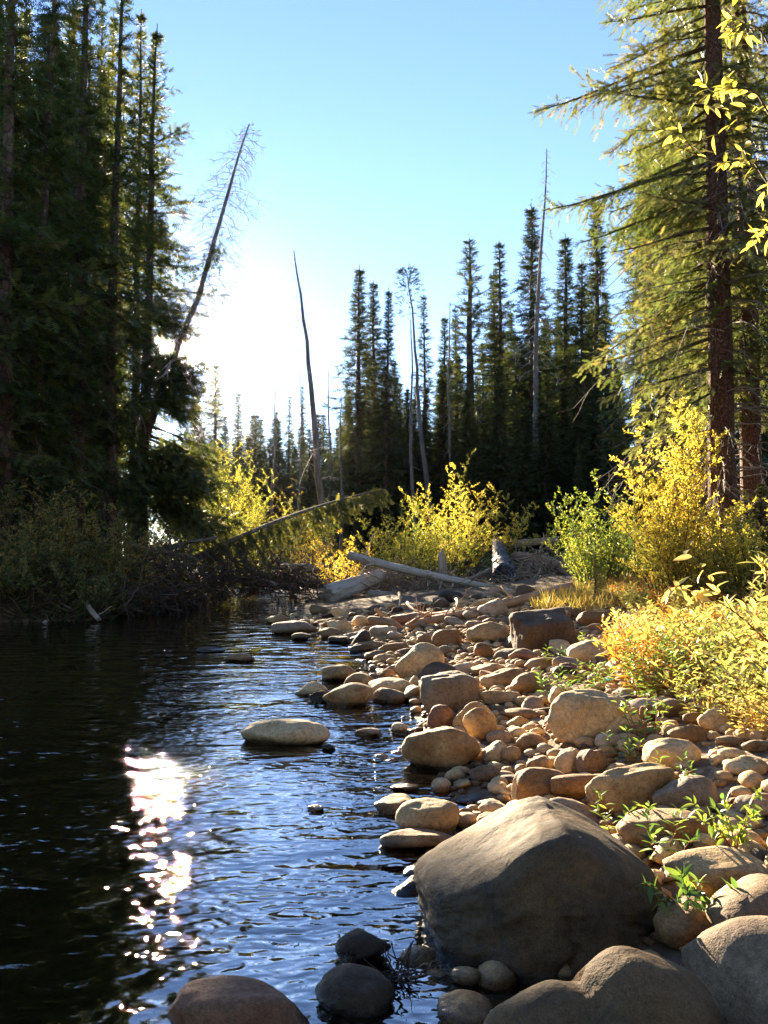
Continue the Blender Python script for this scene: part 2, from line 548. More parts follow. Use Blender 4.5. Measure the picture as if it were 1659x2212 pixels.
def ground_mat():
    m, nt, out = new_mat('river_ground')
    geo = nt.nodes.new('ShaderNodeNewGeometry')
    v = geo.outputs['Position']
    n1 = noise_n(nt, v, .8, 5, .6)
    n2 = noise_n(nt, v, 9, 6, .65)
    vo = nt.nodes.new('ShaderNodeTexVoronoi')
    vo.inputs['Scale'].default_value = 22
    nt.links.new(v, vo.inputs['Vector'])
    sepc = nt.nodes.new('ShaderNodeSeparateColor')
    nt.links.new(vo.outputs['Color'], sepc.inputs[0])
    soil = ramp(nt, [(.055, .033, .018), (.10, .063, .034), (.17, .115, .065)], n2.outputs[0], [.3, .5, .7])
    peb = ramp(nt, [(.10, .075, .05), (.2, .15, .1), (.28, .23, .17)], sepc.outputs[0])
    col = mixc(nt, soil.outputs[0], peb.outputs[0], ramp(nt, [(0, 0, 0), (1, 1, 1)], n1.outputs[0], [.4, .6]).outputs[0])
    sx = nt.nodes.new('ShaderNodeSeparateXYZ')
    nt.links.new(v, sx.inputs[0])
    # river bed: brown silt over stones
    mr = nt.nodes.new('ShaderNodeMapRange')
    mr.inputs[1].default_value = .03
    mr.inputs[2].default_value = -.03
    nt.links.new(sx.outputs[2], mr.inputs[0])
    bed = mixc(nt, ramp(nt, [(.09, .062, .03), (.2, .14, .07), (.32, .24, .13)], n2.outputs[0], [.3, .5, .7]).outputs[0], peb.outputs[0], .35)
    col = mixc(nt, col, bed, mr.outputs[0])
    # brown sand behind the bar
    ms = nt.nodes.new('ShaderNodeMapRange')
    ms.inputs[1].default_value = 17.5
    ms.inputs[2].default_value = 19.5
    nt.links.new(math_n(nt, 'ADD', sx.outputs[1], math_n(nt, 'MULTIPLY', n1.outputs[0], 2)), ms.inputs[0])
    sand = ramp(nt, [(.10, .06, .032), (.155, .10, .056), (.2, .135, .08)], n2.outputs[0], [.3, .5, .7])
    col = mixc(nt, col, sand.outputs[0], ms.outputs[0])
    # forest floor of needles and moss beyond
    mf = nt.nodes.new('ShaderNodeMapRange')
    mf.inputs[1].default_value = 26
    mf.inputs[2].default_value = 31
    nt.links.new(math_n(nt, 'ADD', sx.outputs[1], math_n(nt, 'MULTIPLY', n1.outputs[0], 4)), mf.inputs[0])
    ff = ramp(nt, [(.03, .022, .014), (.06, .045, .025), (.075, .08, .03)], n1.outputs[0], [.3, .5, .7])
    col = mixc(nt, col, ff.outputs[0], mf.outputs[0])
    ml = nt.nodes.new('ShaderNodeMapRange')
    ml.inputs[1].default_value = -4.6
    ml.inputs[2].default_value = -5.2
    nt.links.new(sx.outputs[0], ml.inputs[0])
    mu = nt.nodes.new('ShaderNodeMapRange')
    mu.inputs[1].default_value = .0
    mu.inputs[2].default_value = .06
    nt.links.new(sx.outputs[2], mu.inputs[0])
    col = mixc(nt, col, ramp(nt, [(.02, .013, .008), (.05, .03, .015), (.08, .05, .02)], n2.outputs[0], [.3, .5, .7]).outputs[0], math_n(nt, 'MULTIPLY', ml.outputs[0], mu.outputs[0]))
    p = nt.nodes.new('ShaderNodeBsdfPrincipled')
    p.inputs['Roughness'].default_value = .9
    p.inputs['Specular IOR Level'].default_value = .2
    nt.links.new(col, p.inputs['Base Color'])
    b = nt.nodes.new('ShaderNodeBump')
    b.inputs['Strength'].default_value = .6
    b.inputs['Distance'].default_value = .03
    nt.links.new(math_n(nt, 'SUBTRACT', n2.outputs[0], math_n(nt, 'MULTIPLY', vo.outputs['Distance'], .5)), b.inputs['Height'])
    nt.links.new(b.outputs[0], p.inputs['Normal'])
    nt.links.new(p.outputs[0], out.inputs[0])
    return m


def grid_mesh(name, xs, ys, zf, mat):
    X, Yg = np.meshgrid(xs, ys)
    z = zf(X.ravel(), Yg.ravel())
    V = np.stack([X.ravel(), Yg.ravel(), z], -1)
    nx, ny = len(xs), len(ys)
    i = (np.arange(ny - 1)[:, None] * nx + np.arange(nx - 1)[None]).ravel()
    Q = np.stack([i, i + 1, i + nx + 1, i + nx], -1)
    mb = MB()
    mb.add(V, Q)
    return mb.mesh(name, mat)


xs = np.concatenate([[-700, -400, -250, -150, -100, -70, -50, -38], np.arange(-30, -8, .8), np.arange(-8, 8, .13), np.arange(8, 16, .5), np.arange(16, 34, 1.5), [40, 55, 75, 110, 160, 250, 400, 700]])
ys = np.concatenate([[-300, -150, -80, -40, -20, -10, -6], np.arange(-4, 1.5, .5), np.arange(1.5, 12, .12), np.arange(12, 32, .22), np.arange(32, 60, 1.2), np.arange(60, 120, 6), [130, 160, 200, 260, 350, 500, 800]])
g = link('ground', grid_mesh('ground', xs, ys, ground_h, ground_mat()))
g['kind'] = 'structure'


# water
def water_mat():
    m, nt, out = new_mat('river_water')
    geo = nt.nodes.new('ShaderNodeNewGeometry')
    mp = nt.nodes.new('ShaderNodeMapping')
    mp.inputs['Rotation'].default_value = (0, 0, math.radians(-18))
    mp.inputs['Scale'].default_value = (.8, 1.35, 1)
    nt.links.new(geo.outputs['Position'], mp.inputs[0])
    v = mp.outputs[0]
    big = noise_n(nt, v, 2.2, 1, .5, .6)
    mid = noise_n(nt, v, 7.0, 1, .5, .8)
    sml = noise_n(nt, v, 16, 0, .5, .4)
    zone = noise_n(nt, geo.outputs['Position'], .55, 2, .5, .5)
    zr = ramp(nt, [(.3, .3, .3), (1, 1, 1)], zone.outputs[0], [.38, .6])
    # the riffle (rougher water) lies in the middle of the near reach, quieter pool behind it
    sx = nt.nodes.new('ShaderNodeSeparateXYZ')
    nt.links.new(geo.outputs['Position'], sx.inputs[0])
    mr = nt.nodes.new('ShaderNodeMapRange')
    mr.inputs[1].default_value = 8.5
    mr.inputs[2].default_value = 12
    mr.inputs[3].default_value = 1.0
    mr.inputs[4].default_value = .2
    nt.links.new(sx.outputs[1], mr.inputs[0])
    amp = math_n(nt, 'MULTIPLY', zr.outputs[0], mr.outputs[0])
    h = math_n(nt, 'ADD', math_n(nt, 'MULTIPLY', big.outputs[0], .040), math_n(nt, 'MULTIPLY', math_n(nt, 'MULTIPLY', mid.outputs[0], amp), .013))
    h = math_n(nt, 'ADD', h, math_n(nt, 'MULTIPLY', math_n(nt, 'MULTIPLY', sml.outputs[0], amp), .0085))
    b = nt.nodes.new('ShaderNodeBump')
    b.inputs['Strength'].default_value = 1.0
    b.inputs['Distance'].default_value = 1.0
    nt.links.new(h, b.inputs['Height'])
    gl = nt.nodes.new('ShaderNodeBsdfGlossy')
    gl.inputs['Roughness'].default_value = .006
    nt.links.new(b.outputs[0], gl.inputs['Normal'])
    tr = nt.nodes.new('ShaderNodeBsdfTransparent')
    tr.inputs[0].default_value = (.72, .62, .42, 1)
    fr = nt.nodes.new('ShaderNodeFresnel')
    fr.inputs[0].default_value = 2.6
    nt.links.new(b.outputs[0], fr.inputs['Normal'])
    mx = nt.nodes.new('ShaderNodeMixShader')
    nt.links.new(math_n(nt, 'MULTIPLY', fr.outputs[0], 1.45, True), mx.inputs[0])
    nt.links.new(tr.outputs[0], mx.inputs[1])
    nt.links.new(gl.outputs[0], mx.inputs[2])
    nt.links.new(mx.outputs[0], out.inputs[0])
    return m


wx = np.concatenate([[-60, -40], np.arange(-30, 4, 1.0)])
wy = np.concatenate([[-40, -20], np.arange(-10, 70, 1.0)])
w = link('water', grid_mesh('water', wx, wy, lambda x, y: np.zeros_like(x), water_mat()))
w['kind'] = 'structure'

# ------------------------------------------------------------------ conifers
_nd = []
_nt = []


def spray_template(pairs, wid, ln, top=True):
    V, T = [], []

    def tri(a, b, c):
        i = len(V)
        V.extend([a, b, c])
        T.append((i, i + 1, i + 2))
    tri((0, -.012, 0), (0, .012, 0), (1, 0, -.05))
    for k in range(pairs):
        s = (k + .3) / pairs
        l = ln * (1 - .55 * s) * (.85 + .3 * ((k * 7) % 3) / 2)
        for sd in (-1, 1):
            tri((s, 0, -.04 * s), (s + wid, sd * .01, -.04 * s + .01), (s + l * .75, sd * l * .8, .05 - .08 * s + .03 * ((k * 5) % 3 - 1)))
        if top and k % 2 == 0:
            tri((s, 0, 0), (s + wid, 0, 0), (s + l * .8, .03 * (-1) ** k, l * .55))
    return np.array(V), np.array(T)


SPRAY_FAR = spray_template(5, .17, .42, False)
SPRAY_NEAR = spray_template(6, .16, .42, False)


def conifer(seed, H, cb, Rm, nb, spray, prof=.8, droop=.5, trunk_r=.16, gaps=.25, gap_zone=None, lean_side=None, dead_low=True,
            tmpl=SPRAY_FAR, extra=None, holes=None, skip=None, step=.62, e_low=-.25, e_top=.55, density=1.0, tint0=.35, side_l=.42, bseg=3, lmin=.35, thick=1.0, kz=.85):
    rg = np.random.default_rng(seed)
    tr, br, dd = MB(), MB(), MB()
    # trunk
    n = 14
    zz = np.linspace(-.4, H, n)
    bx = rg.normal(0, .04, n).cumsum() * .5
    by = rg.normal(0, .04, n).cumsum() * .5
    bx -= bx[1]
    by -= by[1]
    rr = trunk_r * (1 - np.clip(zz / H, 0, 1)) ** .8 + .012
    rr[0] *= 1.35
    rr[1] *= 1.08
    tube(tr, np.stack([bx, by, zz], -1), rr, 9)

    def tx(z):
        return np.array([np.interp(z, zz, bx), np.interp(z, zz, by), z])
    SP, SD, SS, ST = [], [], [], []
    for i in range(nb + (extra[0] if extra else 0)):
        t = ((i + rg.random() * .8) / nb) ** kz
        t = min(t, .97)
        z = cb + (H - cb) * t
        az = i * 2.399 + rg.normal(0, .35)
        pr = (1 - t) ** (prof + .35 * t) * min(1, .55 + t / .18 * .45) + .012
        clump = .8 + .35 * math.sin(az * 2 + z * 1.1 + seed) * math.sin(z * 1.9 + seed)
        L = max(.10, min(Rm * 1.05, Rm * pr * clump * (lmin + (1.25 - lmin) * rg.random())))
        if skip and math.cos(az - skip[0]) > math.cos(skip[1]) and rg.random() < skip[2]:
            continue
        if i < nb and gap_zone and gap_zone[0] < z < gap_zone[1]:
            if rg.random() < gap_zone[2] and (len(gap_zone) < 4 or abs(math.cos(az)) < gap_zone[3]):
                continue
        if i < nb and rg.random() < gaps * .5:
            continue
        if lean_side is not None:
            L *= 1 + lean_side[1] * math.cos(az - lean_side[0])
        if i >= nb:
            z = extra[1] + (extra[2] - extra[1]) * rg.random()
            az = rg.normal(0, .6)
            L = extra[3] * (1.1 - .6 * (z - extra[1]) / (extra[2] - extra[1])) * (.55 + .4 * rg.random())
            t = (z - cb) / (H - cb)
        h = np.array([math.cos(az), math.sin(az), 0])
        e0 = e_low + (e_top - e_low) * t ** 1.4 + rg.normal(0, .12)
        m = 6
        s = np.linspace(0, 1, m)
        r = L * s
        off = e0 * r - droop * L * .45 * s ** 2 + droop * L * .25 * s ** 4
        P = tx(z)[None] + r[:, None] * h[None]
        P[:, 2] += off
        side_j = rg.normal(0, .06) * L * s ** 2
        P[:, 0] += -h[1] * side_j
        P[:, 1] += h[0] * side_j
        if holes and any(np.any(np.hypot(P[1:, 0] - (a_ + P[1:, 1] * SUN_DIR.x / SUN_DIR.y), P[1:, 2] - (b_ + P[1:, 1] * SUN_DIR.z / SUN_DIR.y)) < r_ * .8) for a_, b_, r_ in holes) and rg.random() < .85:
            continue
        tube(br, P, (.006 + .011 * L) * thick * (1 - .85 * s), bseg, cap=False)
        nn = max(3, int(L / (spray * step)))
        tint_b = tint0 + rg.normal(0, .12)
        sq = .5 + .5 * min(1, (1 - t) / .35)
        for k in range(nn):
            sk = .15 + .85 * (k + rg.random() * .6) / nn
            pk = np.array([np.interp(sk, s, P[:, a]) for a in range(3)])
            slope = (np.interp(min(1, sk + .05), s, P[:, 2]) - np.interp(sk - .05, s, P[:, 2])) / (.1 * L)
            fw = np.array([h[0], h[1], slope])
            for sd in (-1, 1):
                if rg.random() > density:
                    continue
                l2 = min(side_l * L * (1.12 - sk), 1.1) * (.6 + .6 * rg.random())
                a2 = sd * (.5 + .75 * rg.random())
                c2, s2 = math.cos(a2), math.sin(a2)
                d2 = np.array([fw[0] * c2 - fw[1] * s2, fw[0] * s2 + fw[1] * c2, slope - .25 + .45 * rg.normal()])
                kk = max(1, int(l2 / (spray * step)) + 1)
                for q in range(kk):
                    SP.append(pk + d2 * (q * spray * step))
                    SD.append(d2 + rg.normal(0, .34, 3))
                    SS.append(spray * sq * (.75 + .5 * rg.random()))
                    ST.append(tint_b + rg.normal(0, .14))
            SP.append(pk)
            SD.append(fw + rg.normal(0, .2, 3))
            SS.append(spray * sq * (.8 + .5 * rg.random()))
            ST.append(tint_b + rg.normal(0, .14))
    for k in range(6):
        SP.append(tx(H + .1 - .12 * k))
        a = k * 2.4
        SD.append(np.array([math.cos(a) * .7, math.sin(a) * .7, .8]))
        SS.append(spray * .33)
        ST.append(tint0)
    nd = MB()
    if holes:
        A = np.array(SP)
        keep = np.ones(len(A), bool)
        for hx_, hz_0, hr_ in holes:   # bare gaps between the boughs, seen along the sun's direction
            dx_ = A[:, 0] - (hx_ + A[:, 1] * SUN_DIR.x / SUN_DIR.y)
            dz_ = A[:, 2] - (hz_0 + A[:, 1] * SUN_DIR.z / SUN_DIR.y)
            keep &= (np.hypot(dx_, dz_) > hr_) | (rg.random(len(A)) < .10)
        SP, SD, SS, ST = A[keep], np.array(SD)[keep], np.array(SS)[keep], np.array(ST)[keep]
    Fm = frames(np.array(SD), rg.normal(0, .5, len(SD)), np.array(SS))
    scatter(nd, tmpl[0], None, tmpl[1], Fm, np.array(SP), np.clip(np.array(ST), 0, 1))
    if dead_low:
        for k in range(int(18 + cb * 7)):
            z = .8 + (cb + .25 * (H - cb) - .8) * rg.random()
            az = rg.random() * 6.28
            L = (.3 + .9 * rg.random()) * min(1, Rm * .6)
            h = np.array([math.cos(az), math.sin(az), 0])
            s = np.linspace(0, 1, 4)
            P = tx(z)[None] + (L * s)[:, None] * h + np.outer(s ** 2 * -.35 * L, [0, 0, 1.])
            tube(dd, P, .012 * (1 - .7 * s), 3, cap=False)
    return tr, br, nd, dd


CON = {}


def conifer_kind(key, bark, needle, **kw):
    tr, br, nd, dd = conifer(**kw)
    CON[key] = dict(trunk=tr.mesh(key + '_trunk', M[bark]), br=br.mesh(key + '_branches', M['twig']), nd=nd.mesh(key + '_needles', M[needle], False),
                    dd=dd.mesh(key + '_twigs', M['twig_grey']) if dd.n else None, H=kw['H'])


conifer_kind('full_a', 'bark_far', 'needle_far', seed=1, H=16, cb=.8, Rm=2.6, nb=330, spray=.38, prof=.9, trunk_r=.18, lmin=.4)
conifer_kind('full_b', 'bark_far', 'needle_far', seed=2, H=16, cb=1.6, Rm=2.2, nb=320, spray=.35, prof=.85, trunk_r=.17, lmin=.4, gaps=.3)
conifer_kind('slim_a', 'bark_far', 'needle_far', seed=3, H=16, cb=2.0, Rm=1.8, nb=300, spray=.32, prof=.85, trunk_r=.15, lmin=.35, gaps=.35)
conifer_kind('slim_b', 'bark_far', 'needle_far', seed=4, H=16, cb=3.5, Rm=1.5, nb=250, spray=.30, prof=.75, trunk_r=.14, lmin=.35, gaps=.45, density=.85)
conifer_kind('pine_a', 'bark_far', 'needle_far', seed=5, H=16, cb=4.5, Rm=1.8, nb=150, spray=.34, prof=.55, trunk_r=.21, gaps=.4, e_low=-.1, e_top=.8, density=.8, droop=.2)
conifer_kind('bank_a', 'bark_far', 'needle', seed=7, H=18, cb=1.5, Rm=2.6, nb=300, spray=.32, prof=.75, trunk_r=.2, gaps=.3, density=.95, lmin=.25, gap_zone=(9, 13, .25))
conifer_kind('bank_c', 'bark_far', 'needle', seed=9, H=18, cb=1.0, Rm=2.7, nb=360, spray=.30, prof=.6, trunk_r=.2, gaps=.3, lean_side=(0, .4), extra=(150, 2.2, 8.2, 3.4), holes=[(.38, 4.75, .62), (.5, 7.35, .36)])
conifer_kind('bank_d', 'bark_far', 'needle', seed=12, H=18, cb=6.3, Rm=2.1, nb=260, spray=.31, prof=.6, trunk_r=.17, gaps=.35)
conifer_kind('bank_b', 'bark_far', 'needle', seed=8, H=18, cb=3.5, Rm=2.1, nb=260, spray=.31, prof=.65, trunk_r=.18, gaps=.45, density=.9, lmin=.25)


def place_conifer(key, name, x, y, h, label, group=None, rz=None, wid=1.0, lean=(0, 0), cat='tree', z=None):
    K = CON[key]
    s = h / K['H']
    e = empty(name, (x, y, gh(x, y) - .05 if z is None else z), random.random() * 6.28 if rz is None else rz)
    e.rotation_euler = Matrix.Rotation(lean[0], 3, 'Y').to_euler() if not any(lean) else (Matrix.Rotation(lean[0], 3, 'Y') @ Matrix.Rotation(lean[1], 3, 'X') @ Matrix.Rotation(e.rotation_euler.z, 3, 'Z')).to_euler()
    if not any(lean):
        e.rotation_euler = (0, 0, random.random() * 6.28 if rz is None else rz)
    e.scale = (s * wid, s * wid, s)
    link('trunk', K['trunk'], e)
    c = link('crown', K['nd'], e)
    c['kind'] = 'stuff'
    b = link('branches', K['br'], e)
    b['kind'] = 'stuff'
    if K['dd'] is not None and len(K['dd'].vertices):
        d = link('dead_twigs', K['dd'], e)
        d['kind'] = 'stuff'
    thing(e, label, cat, group)
    return e


random.seed(11)


def tree_by_px(key, name, Xt, Yt, y, label, group=None, wid=1.0, Xb=None, rz=None):
    """a tree whose tip stands where the photograph shows it, at distance y"""
    top = at_y(Xt, Yt, y)
    xb = top.x if Xb is None else at_y(Xb, Yt, y).x
    z0 = gh(xb, y) - .05
    h = top.z - z0
    ln = math.atan2(top.x - xb, h)
    return place_conifer(key, name, xb, y, h, label, group, rz, wid, (ln, 0), z=z0)


# --- trees of the far bank, centre and right
ctr = [
    ('full_b', 777, 573, 52, 'tall spruce with sunlit gold-green left edge at the left end of the far tree row', 1.0, 772),
    ('full_b', 806, 603, 54, 'dark spruce close behind the gold-edged spruce at the left end of the row', .9, 812),
    ('slim_a', 839, 620, 51, 'slender dark spruce with reddish trunk left of the leaning umbrella-topped pine', .8, 832),
    ('slim_b', 916, 632, 55, 'thin spire-like spruce right of the leaning umbrella-topped pine', .8, 915),
    ('slim_a', 958, 680, 56, 'shorter spruce left of the tallest open-crowned pine', .9, None),
    ('slim_b', 985, 660, 58, 'sparse pale-topped spruce just behind and left of the open-crowned pine', .9, None),
    ('pine_a', 1020, 513, 52, 'tall open-crowned pine with dark bare lower trunk in the middle of the far row', 1.15, 1013),
    ('slim_b', 1082, 520, 51, 'spruce with a thin pointed leader right of the open-crowned pine', 1.05, 1085),
    ('slim_a', 1069, 583, 56, 'slim spruce half hidden behind the thin-leadered spruce', .9, None),
    ('full_b', 1146, 439, 52, 'very tall narrow spruce beside the bare leaning snag at the right of the row', .95, 1146),
    ('full_a', 1218, 506, 54, 'broad dense spruce with rounded top right of the bare leaning snag', .9, None),
    ('slim_a', 1288, 425, 56, 'tall dark spruce spire rising above the broad spruce near the right bank', 1.0, None),
    ('full_b', 1255, 560, 48, 'olive sunlit spruce right of the broad dense spruce', .9, None),
]
for key, Xt, Yt, y, lab, wid, Xb in ctr:
    tree_by_px(key, 'spruce_tree' if key != 'pine_a' else 'pine_tree', Xt, Yt, y, lab, 'conifers on the far bank', wid * 1.35, Xb)
tree_by_px('full_a', 'young_spruce', 1250, 960, 34, 'small dark young spruce in shade below the far tree row', None, 1.1)

# unseen wood added behind the viewer to keep sky light off the shaded rocks
wood = empty('unseen_shade_wood', (0, -12, 0))
wood['kind'] = 'stuff'
wood['label'] = 'unseen spruce wood added behind the viewer to darken the rocks'
rgw_ = random.Random(3)
for i in range(22):
    a_ = math.radians(168 + 224 * (i + rgw_.random() * .7) / 22)
    d_ = rgw_.uniform(9, 14)
    x_, y_ = math.cos(a_) * d_ * 1.25, math.sin(a_) * d_
    if y_ > 0 and x_ < 0:
        x_ -= 7
    K = CON[rgw_.choice(['bank_a', 'full_a', 'bank_b'])]
    for nm_, key_ in (('trunk', 'trunk'), ('crown', 'nd')):
        o_ = link(nm_, K[key_], wood)
        sc_ = rgw_.uniform(1.0, 1.25)
        o_.location = (x_, y_ + 12, gh(x_, y_) if gh(x_, y_) > 0 else 0)
        o_.scale = (1.5, 1.5, 1.15)
        o_.rotation_euler = (0, 0, i * 1.3)
        o_['kind'] = 'stuff'

# lower and deeper filler of the forest behind
SH = [(777, 'gold-edged spruce'), (806, 'dark second spruce of the row'), (839, 'slender red-trunked spruce'), (881, 'umbrella-topped pine'), (916, 'thin spire-like spruce'), (958, 'shorter spruce of the row'),
      (1020, 'open-crowned pine'), (1082, 'thin-leadered spruce'), (1146, 'very tall narrow spruce'), (1175, 'bare leaning snag'), (1218, 'broad dense spruce'), (1288, 'tall dark spire'), (1380, 'near right spruces')]
SHF = [(428, 'hazy spruce at the edge of the left wood'), (467, 'hazy broad spruce'), (515, 'small hazy spruce'), (546, 'round-topped distant spruce'), (600, 'thin pole snag'), (650, 'straight pole snag'), (715, 'pale leaning snag')]
SHL = [(40, 'huge dark spruce at the left margin'), (110, 'tall pale-trunked spruce'), (200, 'dense middle spruce'), (268, 'third spruce from the river')]


def near_name(tab, X):
    return min(tab, key=lambda q: abs(q[0] - X))[1]


rg = random.Random(5)
FILL = 'dark conifer filling the forest shade behind the far tree row'
for i in range(72):
    X = 735 + (1345 - 735) * (i + rg.random()) / 72
    y = rg.uniform(58, 85)
    lim = np.interp(X, [735, 780, 900, 1000, 1120, 1200, 1345], [860, 720, 800, 740, 640, 600, 620])
    Yt = lim + rg.uniform(0, 190)
    tree_by_px(rg.choice(['full_a', 'full_b', 'slim_a', 'full_a']), 'forest_conifer', X, Yt, y, 'dark forest conifer in the shade behind the ' + near_name(SH, X), 'forest conifers behind the far row', rg.uniform(1.0, 1.5))
for i in range(34):
    X = 735 + (1420 - 735) * (i + rg.random()) / 34
    Yt = rg.uniform(760, 960)
    tree_by_px(rg.choice(['full_a', 'full_a', 'full_b']), 'forest_conifer', X, Yt, rg.uniform(42, 50) if X > 960 else rg.uniform(52, 57), 'low bushy spruce at the foot of the ' + near_name(SH, X), 'low spruces along the far bank', rg.uniform(1.0, 1.5))

# far group between, down the valley
farg = [('full_b', 467, 783, 118, 'hazy broad spruce just right of the sun, far down the valley', 1.55), ('slim_a', 515, 845, 122, 'small hazy spruce with forked top right of the broad hazy one', 1.55),
        ('full_a', 428, 850, 112, 'hazy spruce half hidden at the edge of the dark left wood', 1.55), ('full_a', 546, 893, 115, 'short round-topped spruce at the low point of the tree line', 1.55),
        ('slim_b', 625, 853, 100, 'narrow distant spruce left of the pale leaning snag', 1.2), ('slim_a', 598, 885, 105, 'distant spruce behind the thin pole snag left of the leaning one', 1.2),
        ('slim_b', 655, 831, 98, 'distant spruce with twin poles directly left of the leaning snag', 1.1)]
for key, X, Yt, y, lab, wid in farg:
    tree_by_px(key, 'distant_spruce', X, Yt, y, lab, 'distant conifers down the valley', wid)
for i in range(40):
    X = 400 + 360 * (i + rg.random()) / 40
    tree_by_px(rg.choice(['full_a', 'full_b', 'full_a']), 'distant_conifer', X, rg.uniform(890, 975), rg.uniform(75, 125), 'low conifer down the valley by the ' + near_name(SHF, X), 'low distant conifers of the valley', rg.uniform(1.3, 2.0))

# --- left bank wood
left = [
    ('bank_c', 338, 50, 25.5, 'dark spruce at the river edge of the left wood, sun shining through its crown', 1.0, 320),
    ('bank_d', 306, 20, 26.5, 'slender spruce with a long bare lower trunk, second from the river edge', .85, 300),
    ('bank_b', 268, -130, 23.0, 'tall dark spruce third from the river edge of the left wood', 1.0, 258),
    ('bank_a', 200, -250, 22.5, 'dense spruce in the middle of the left wood', 1.0, 190),
    ('bank_b', 130, -210, 21.0, 'tall spruce with visible pale trunk in the left part of the left wood', 1.1, 96),
    ('bank_a', 45, -320, 20.0, 'huge dark spruce at the left margin of the picture', 1.15, 40),
    ('bank_a', -40, -300, 20.5, 'dark spruce cut by the left margin of the picture', 1.15, None),
]
for key, Xt, Yt, y, lab, wid, Xb in left:
    tree_by_px(key, 'bank_spruce', Xt, Yt, y, lab, 'spruces of the left bank', wid, Xb, 0.0)
for i in range(28):
    X = -60 + 285 * (i + rg.random()) / 28
    y = rg.uniform(26, 40)
    Yt = np.interp(X, [-60, 200, 300, 330], [-50, 80, 250, 420]) + rg.uniform(-60, 260)
    tree_by_px(rg.choice(['bank_a', 'bank_b', 'full_a']), 'wood_conifer', X, Yt, y, 'dark conifer inside the left wood behind the ' + near_name(SHL, X), 'conifers inside the left wood', rg.uniform(.9, 1.2))

for X, y, Yt in ((222, 29, -20), (246, 33, 20), (236, 38, 120), (268, 36, 150), (160, 27, -60), (120, 29, -80)):
    tree_by_px('bank_b', 'wood_conifer', X, Yt, y, 'narrow dark conifer seen between front spruces near the ' + near_name(SHL, X), 'conifers inside the left wood', .55)

# ------------------------------------------------------------------ dead trees
def dead_tree(name, base, top, r0, nbr, blen, label, seed, start=.35, up=.1, twigs=5, r1=.02, group=None, droop=.6, power=1.0):
    rg = np.random.default_rng(seed)
    base, top = np.array(base, float), np.array(top, float)
    e = empty(name, base)
    ax = top - base
    n = 16
    s = np.linspace(-.02, 1, n)
    P = s[:, None] * ax[None]
    P[:, 0] += .012 * np.linalg.norm(ax) * np.sin(s * 6 + seed) * s * (1 - s) * 2 + .05 * np.sin(s * 9 + seed) + rg.normal(0, .02, n)
    P[:, 1] += .06 * np.sin(s * 5 + seed) + rg.normal(0, .012, n)
    tr, br = MB(), MB()
    tube(tr, P, r0 * (1 - np.clip(s, 0, 1)) ** .85 + r1, 8)
    H = np.linalg.norm(ax)
    for k in range(nbr):
        t = start + (1 - start) * (k + rg.random()) / nbr
        p = np.array([np.interp(t, s, P[:, a]) for a in range(3)])
        az = k * 2.4 + rg.normal(0, .5)
        L = blen * (.35 + .9 * rg.random()) * (1.05 - t) ** .6 * power
        h = np.array([math.cos(az), math.sin(az), 0])
        q = np.linspace(0, 1, 6)
        B = p + (L * q)[:, None] * h
        B[:, 2] += L * (up * q - droop * q ** 2 + rg.normal(0, .15) * q)
        B += rg.normal(0, .03 * L, B.shape) * q[:, None]
        rb = max(.012, .022 * L / max(blen, .1))
        tube(br, B, rb * (1 - .75 * q), 3, cap=False)
        for w_ in range(twigs):
            u = .25 + .75 * rg.random()
            pb = np.array([np.interp(u, q, B[:, a]) for a in range(3)])
            d = h * .5 + rg.normal(0, .6, 3)
            d[2] -= .35
            l = L * .35 * (.4 + rg.random())
            tw = pb + np.outer(np.linspace(0, 1, 3), d * l)
            tw[1] += rg.normal(0, .05 * l, 3)
            tube(br, tw, np.array([.6, .5, .35]) * rb, 3, cap=False)
    link('trunk', tr.mesh(name + '_trunk', M['bark_dead']), e)
    b = link('bare_branches', br.mesh(name + '_branches', M['twig_backlit']), e)
    b['kind'] = 'stuff'
    thing(e, label, 'dead tree', group)
    return e


def gp(X, y, Yref=1150):
    p = at_y(X, Yref, y)
    return (p.x, y, gh(p.x, y) - .1)


dead_tree('dead_spruce', gp(232, 25.2), at_y(540, 266, 26.5), .15, 190, 2.3, 'bare dead spruce leaning out steeply to the right from the left wood', 3, .33, .15, 9)
dead_tree('dead_snag', gp(722, 33), at_y(636, 540, 33), .16, 22, 1.7, 'pale dead trunk with few branches leaning left over the valley gap', 9, .3, .35, 5, droop=.3)
dead_tree('dead_snag', gp(1140, 47), at_y(1181, 322, 47), .20, 90, 1.9, 'tall bare grey snag leaning slightly right above the far row', 13, .45, .1, 8)
dead_tree('leaning_pine', gp(940, 48), at_y(880, 586, 48), .17, 14, 1.2, 'thin dead-looking pine leaning left with a small umbrella top', 14, .55, .5, 4, droop=.2)
for X, Yt, y, Xb, lab, sd in [(595, 825, 52, 590, 'thin grey pole snag, tallest of the far left ones', 21), (650, 806, 55, 648, 'straight grey pole snag just left of the leaning trunk', 22),
                              (709, 800, 54, 714, 'hair-thin pale snag just right of the leaning trunk', 23), (735, 850, 50, 738, 'thin pale snag at the left end of the far tree row', 24),
                              (970, 655, 46, 972, 'thin bare snag between the spruces left of the open-crowned pine', 25), (888, 690, 45, 893, 'thin bare snag right of the umbrella-topped pine', 26)]:
    dead_tree('pole_snag', gp(Xb, y), at_y(X, Yt, y), .10, 26, .6, lab, sd, .4, .1, 2, group='pole snags')
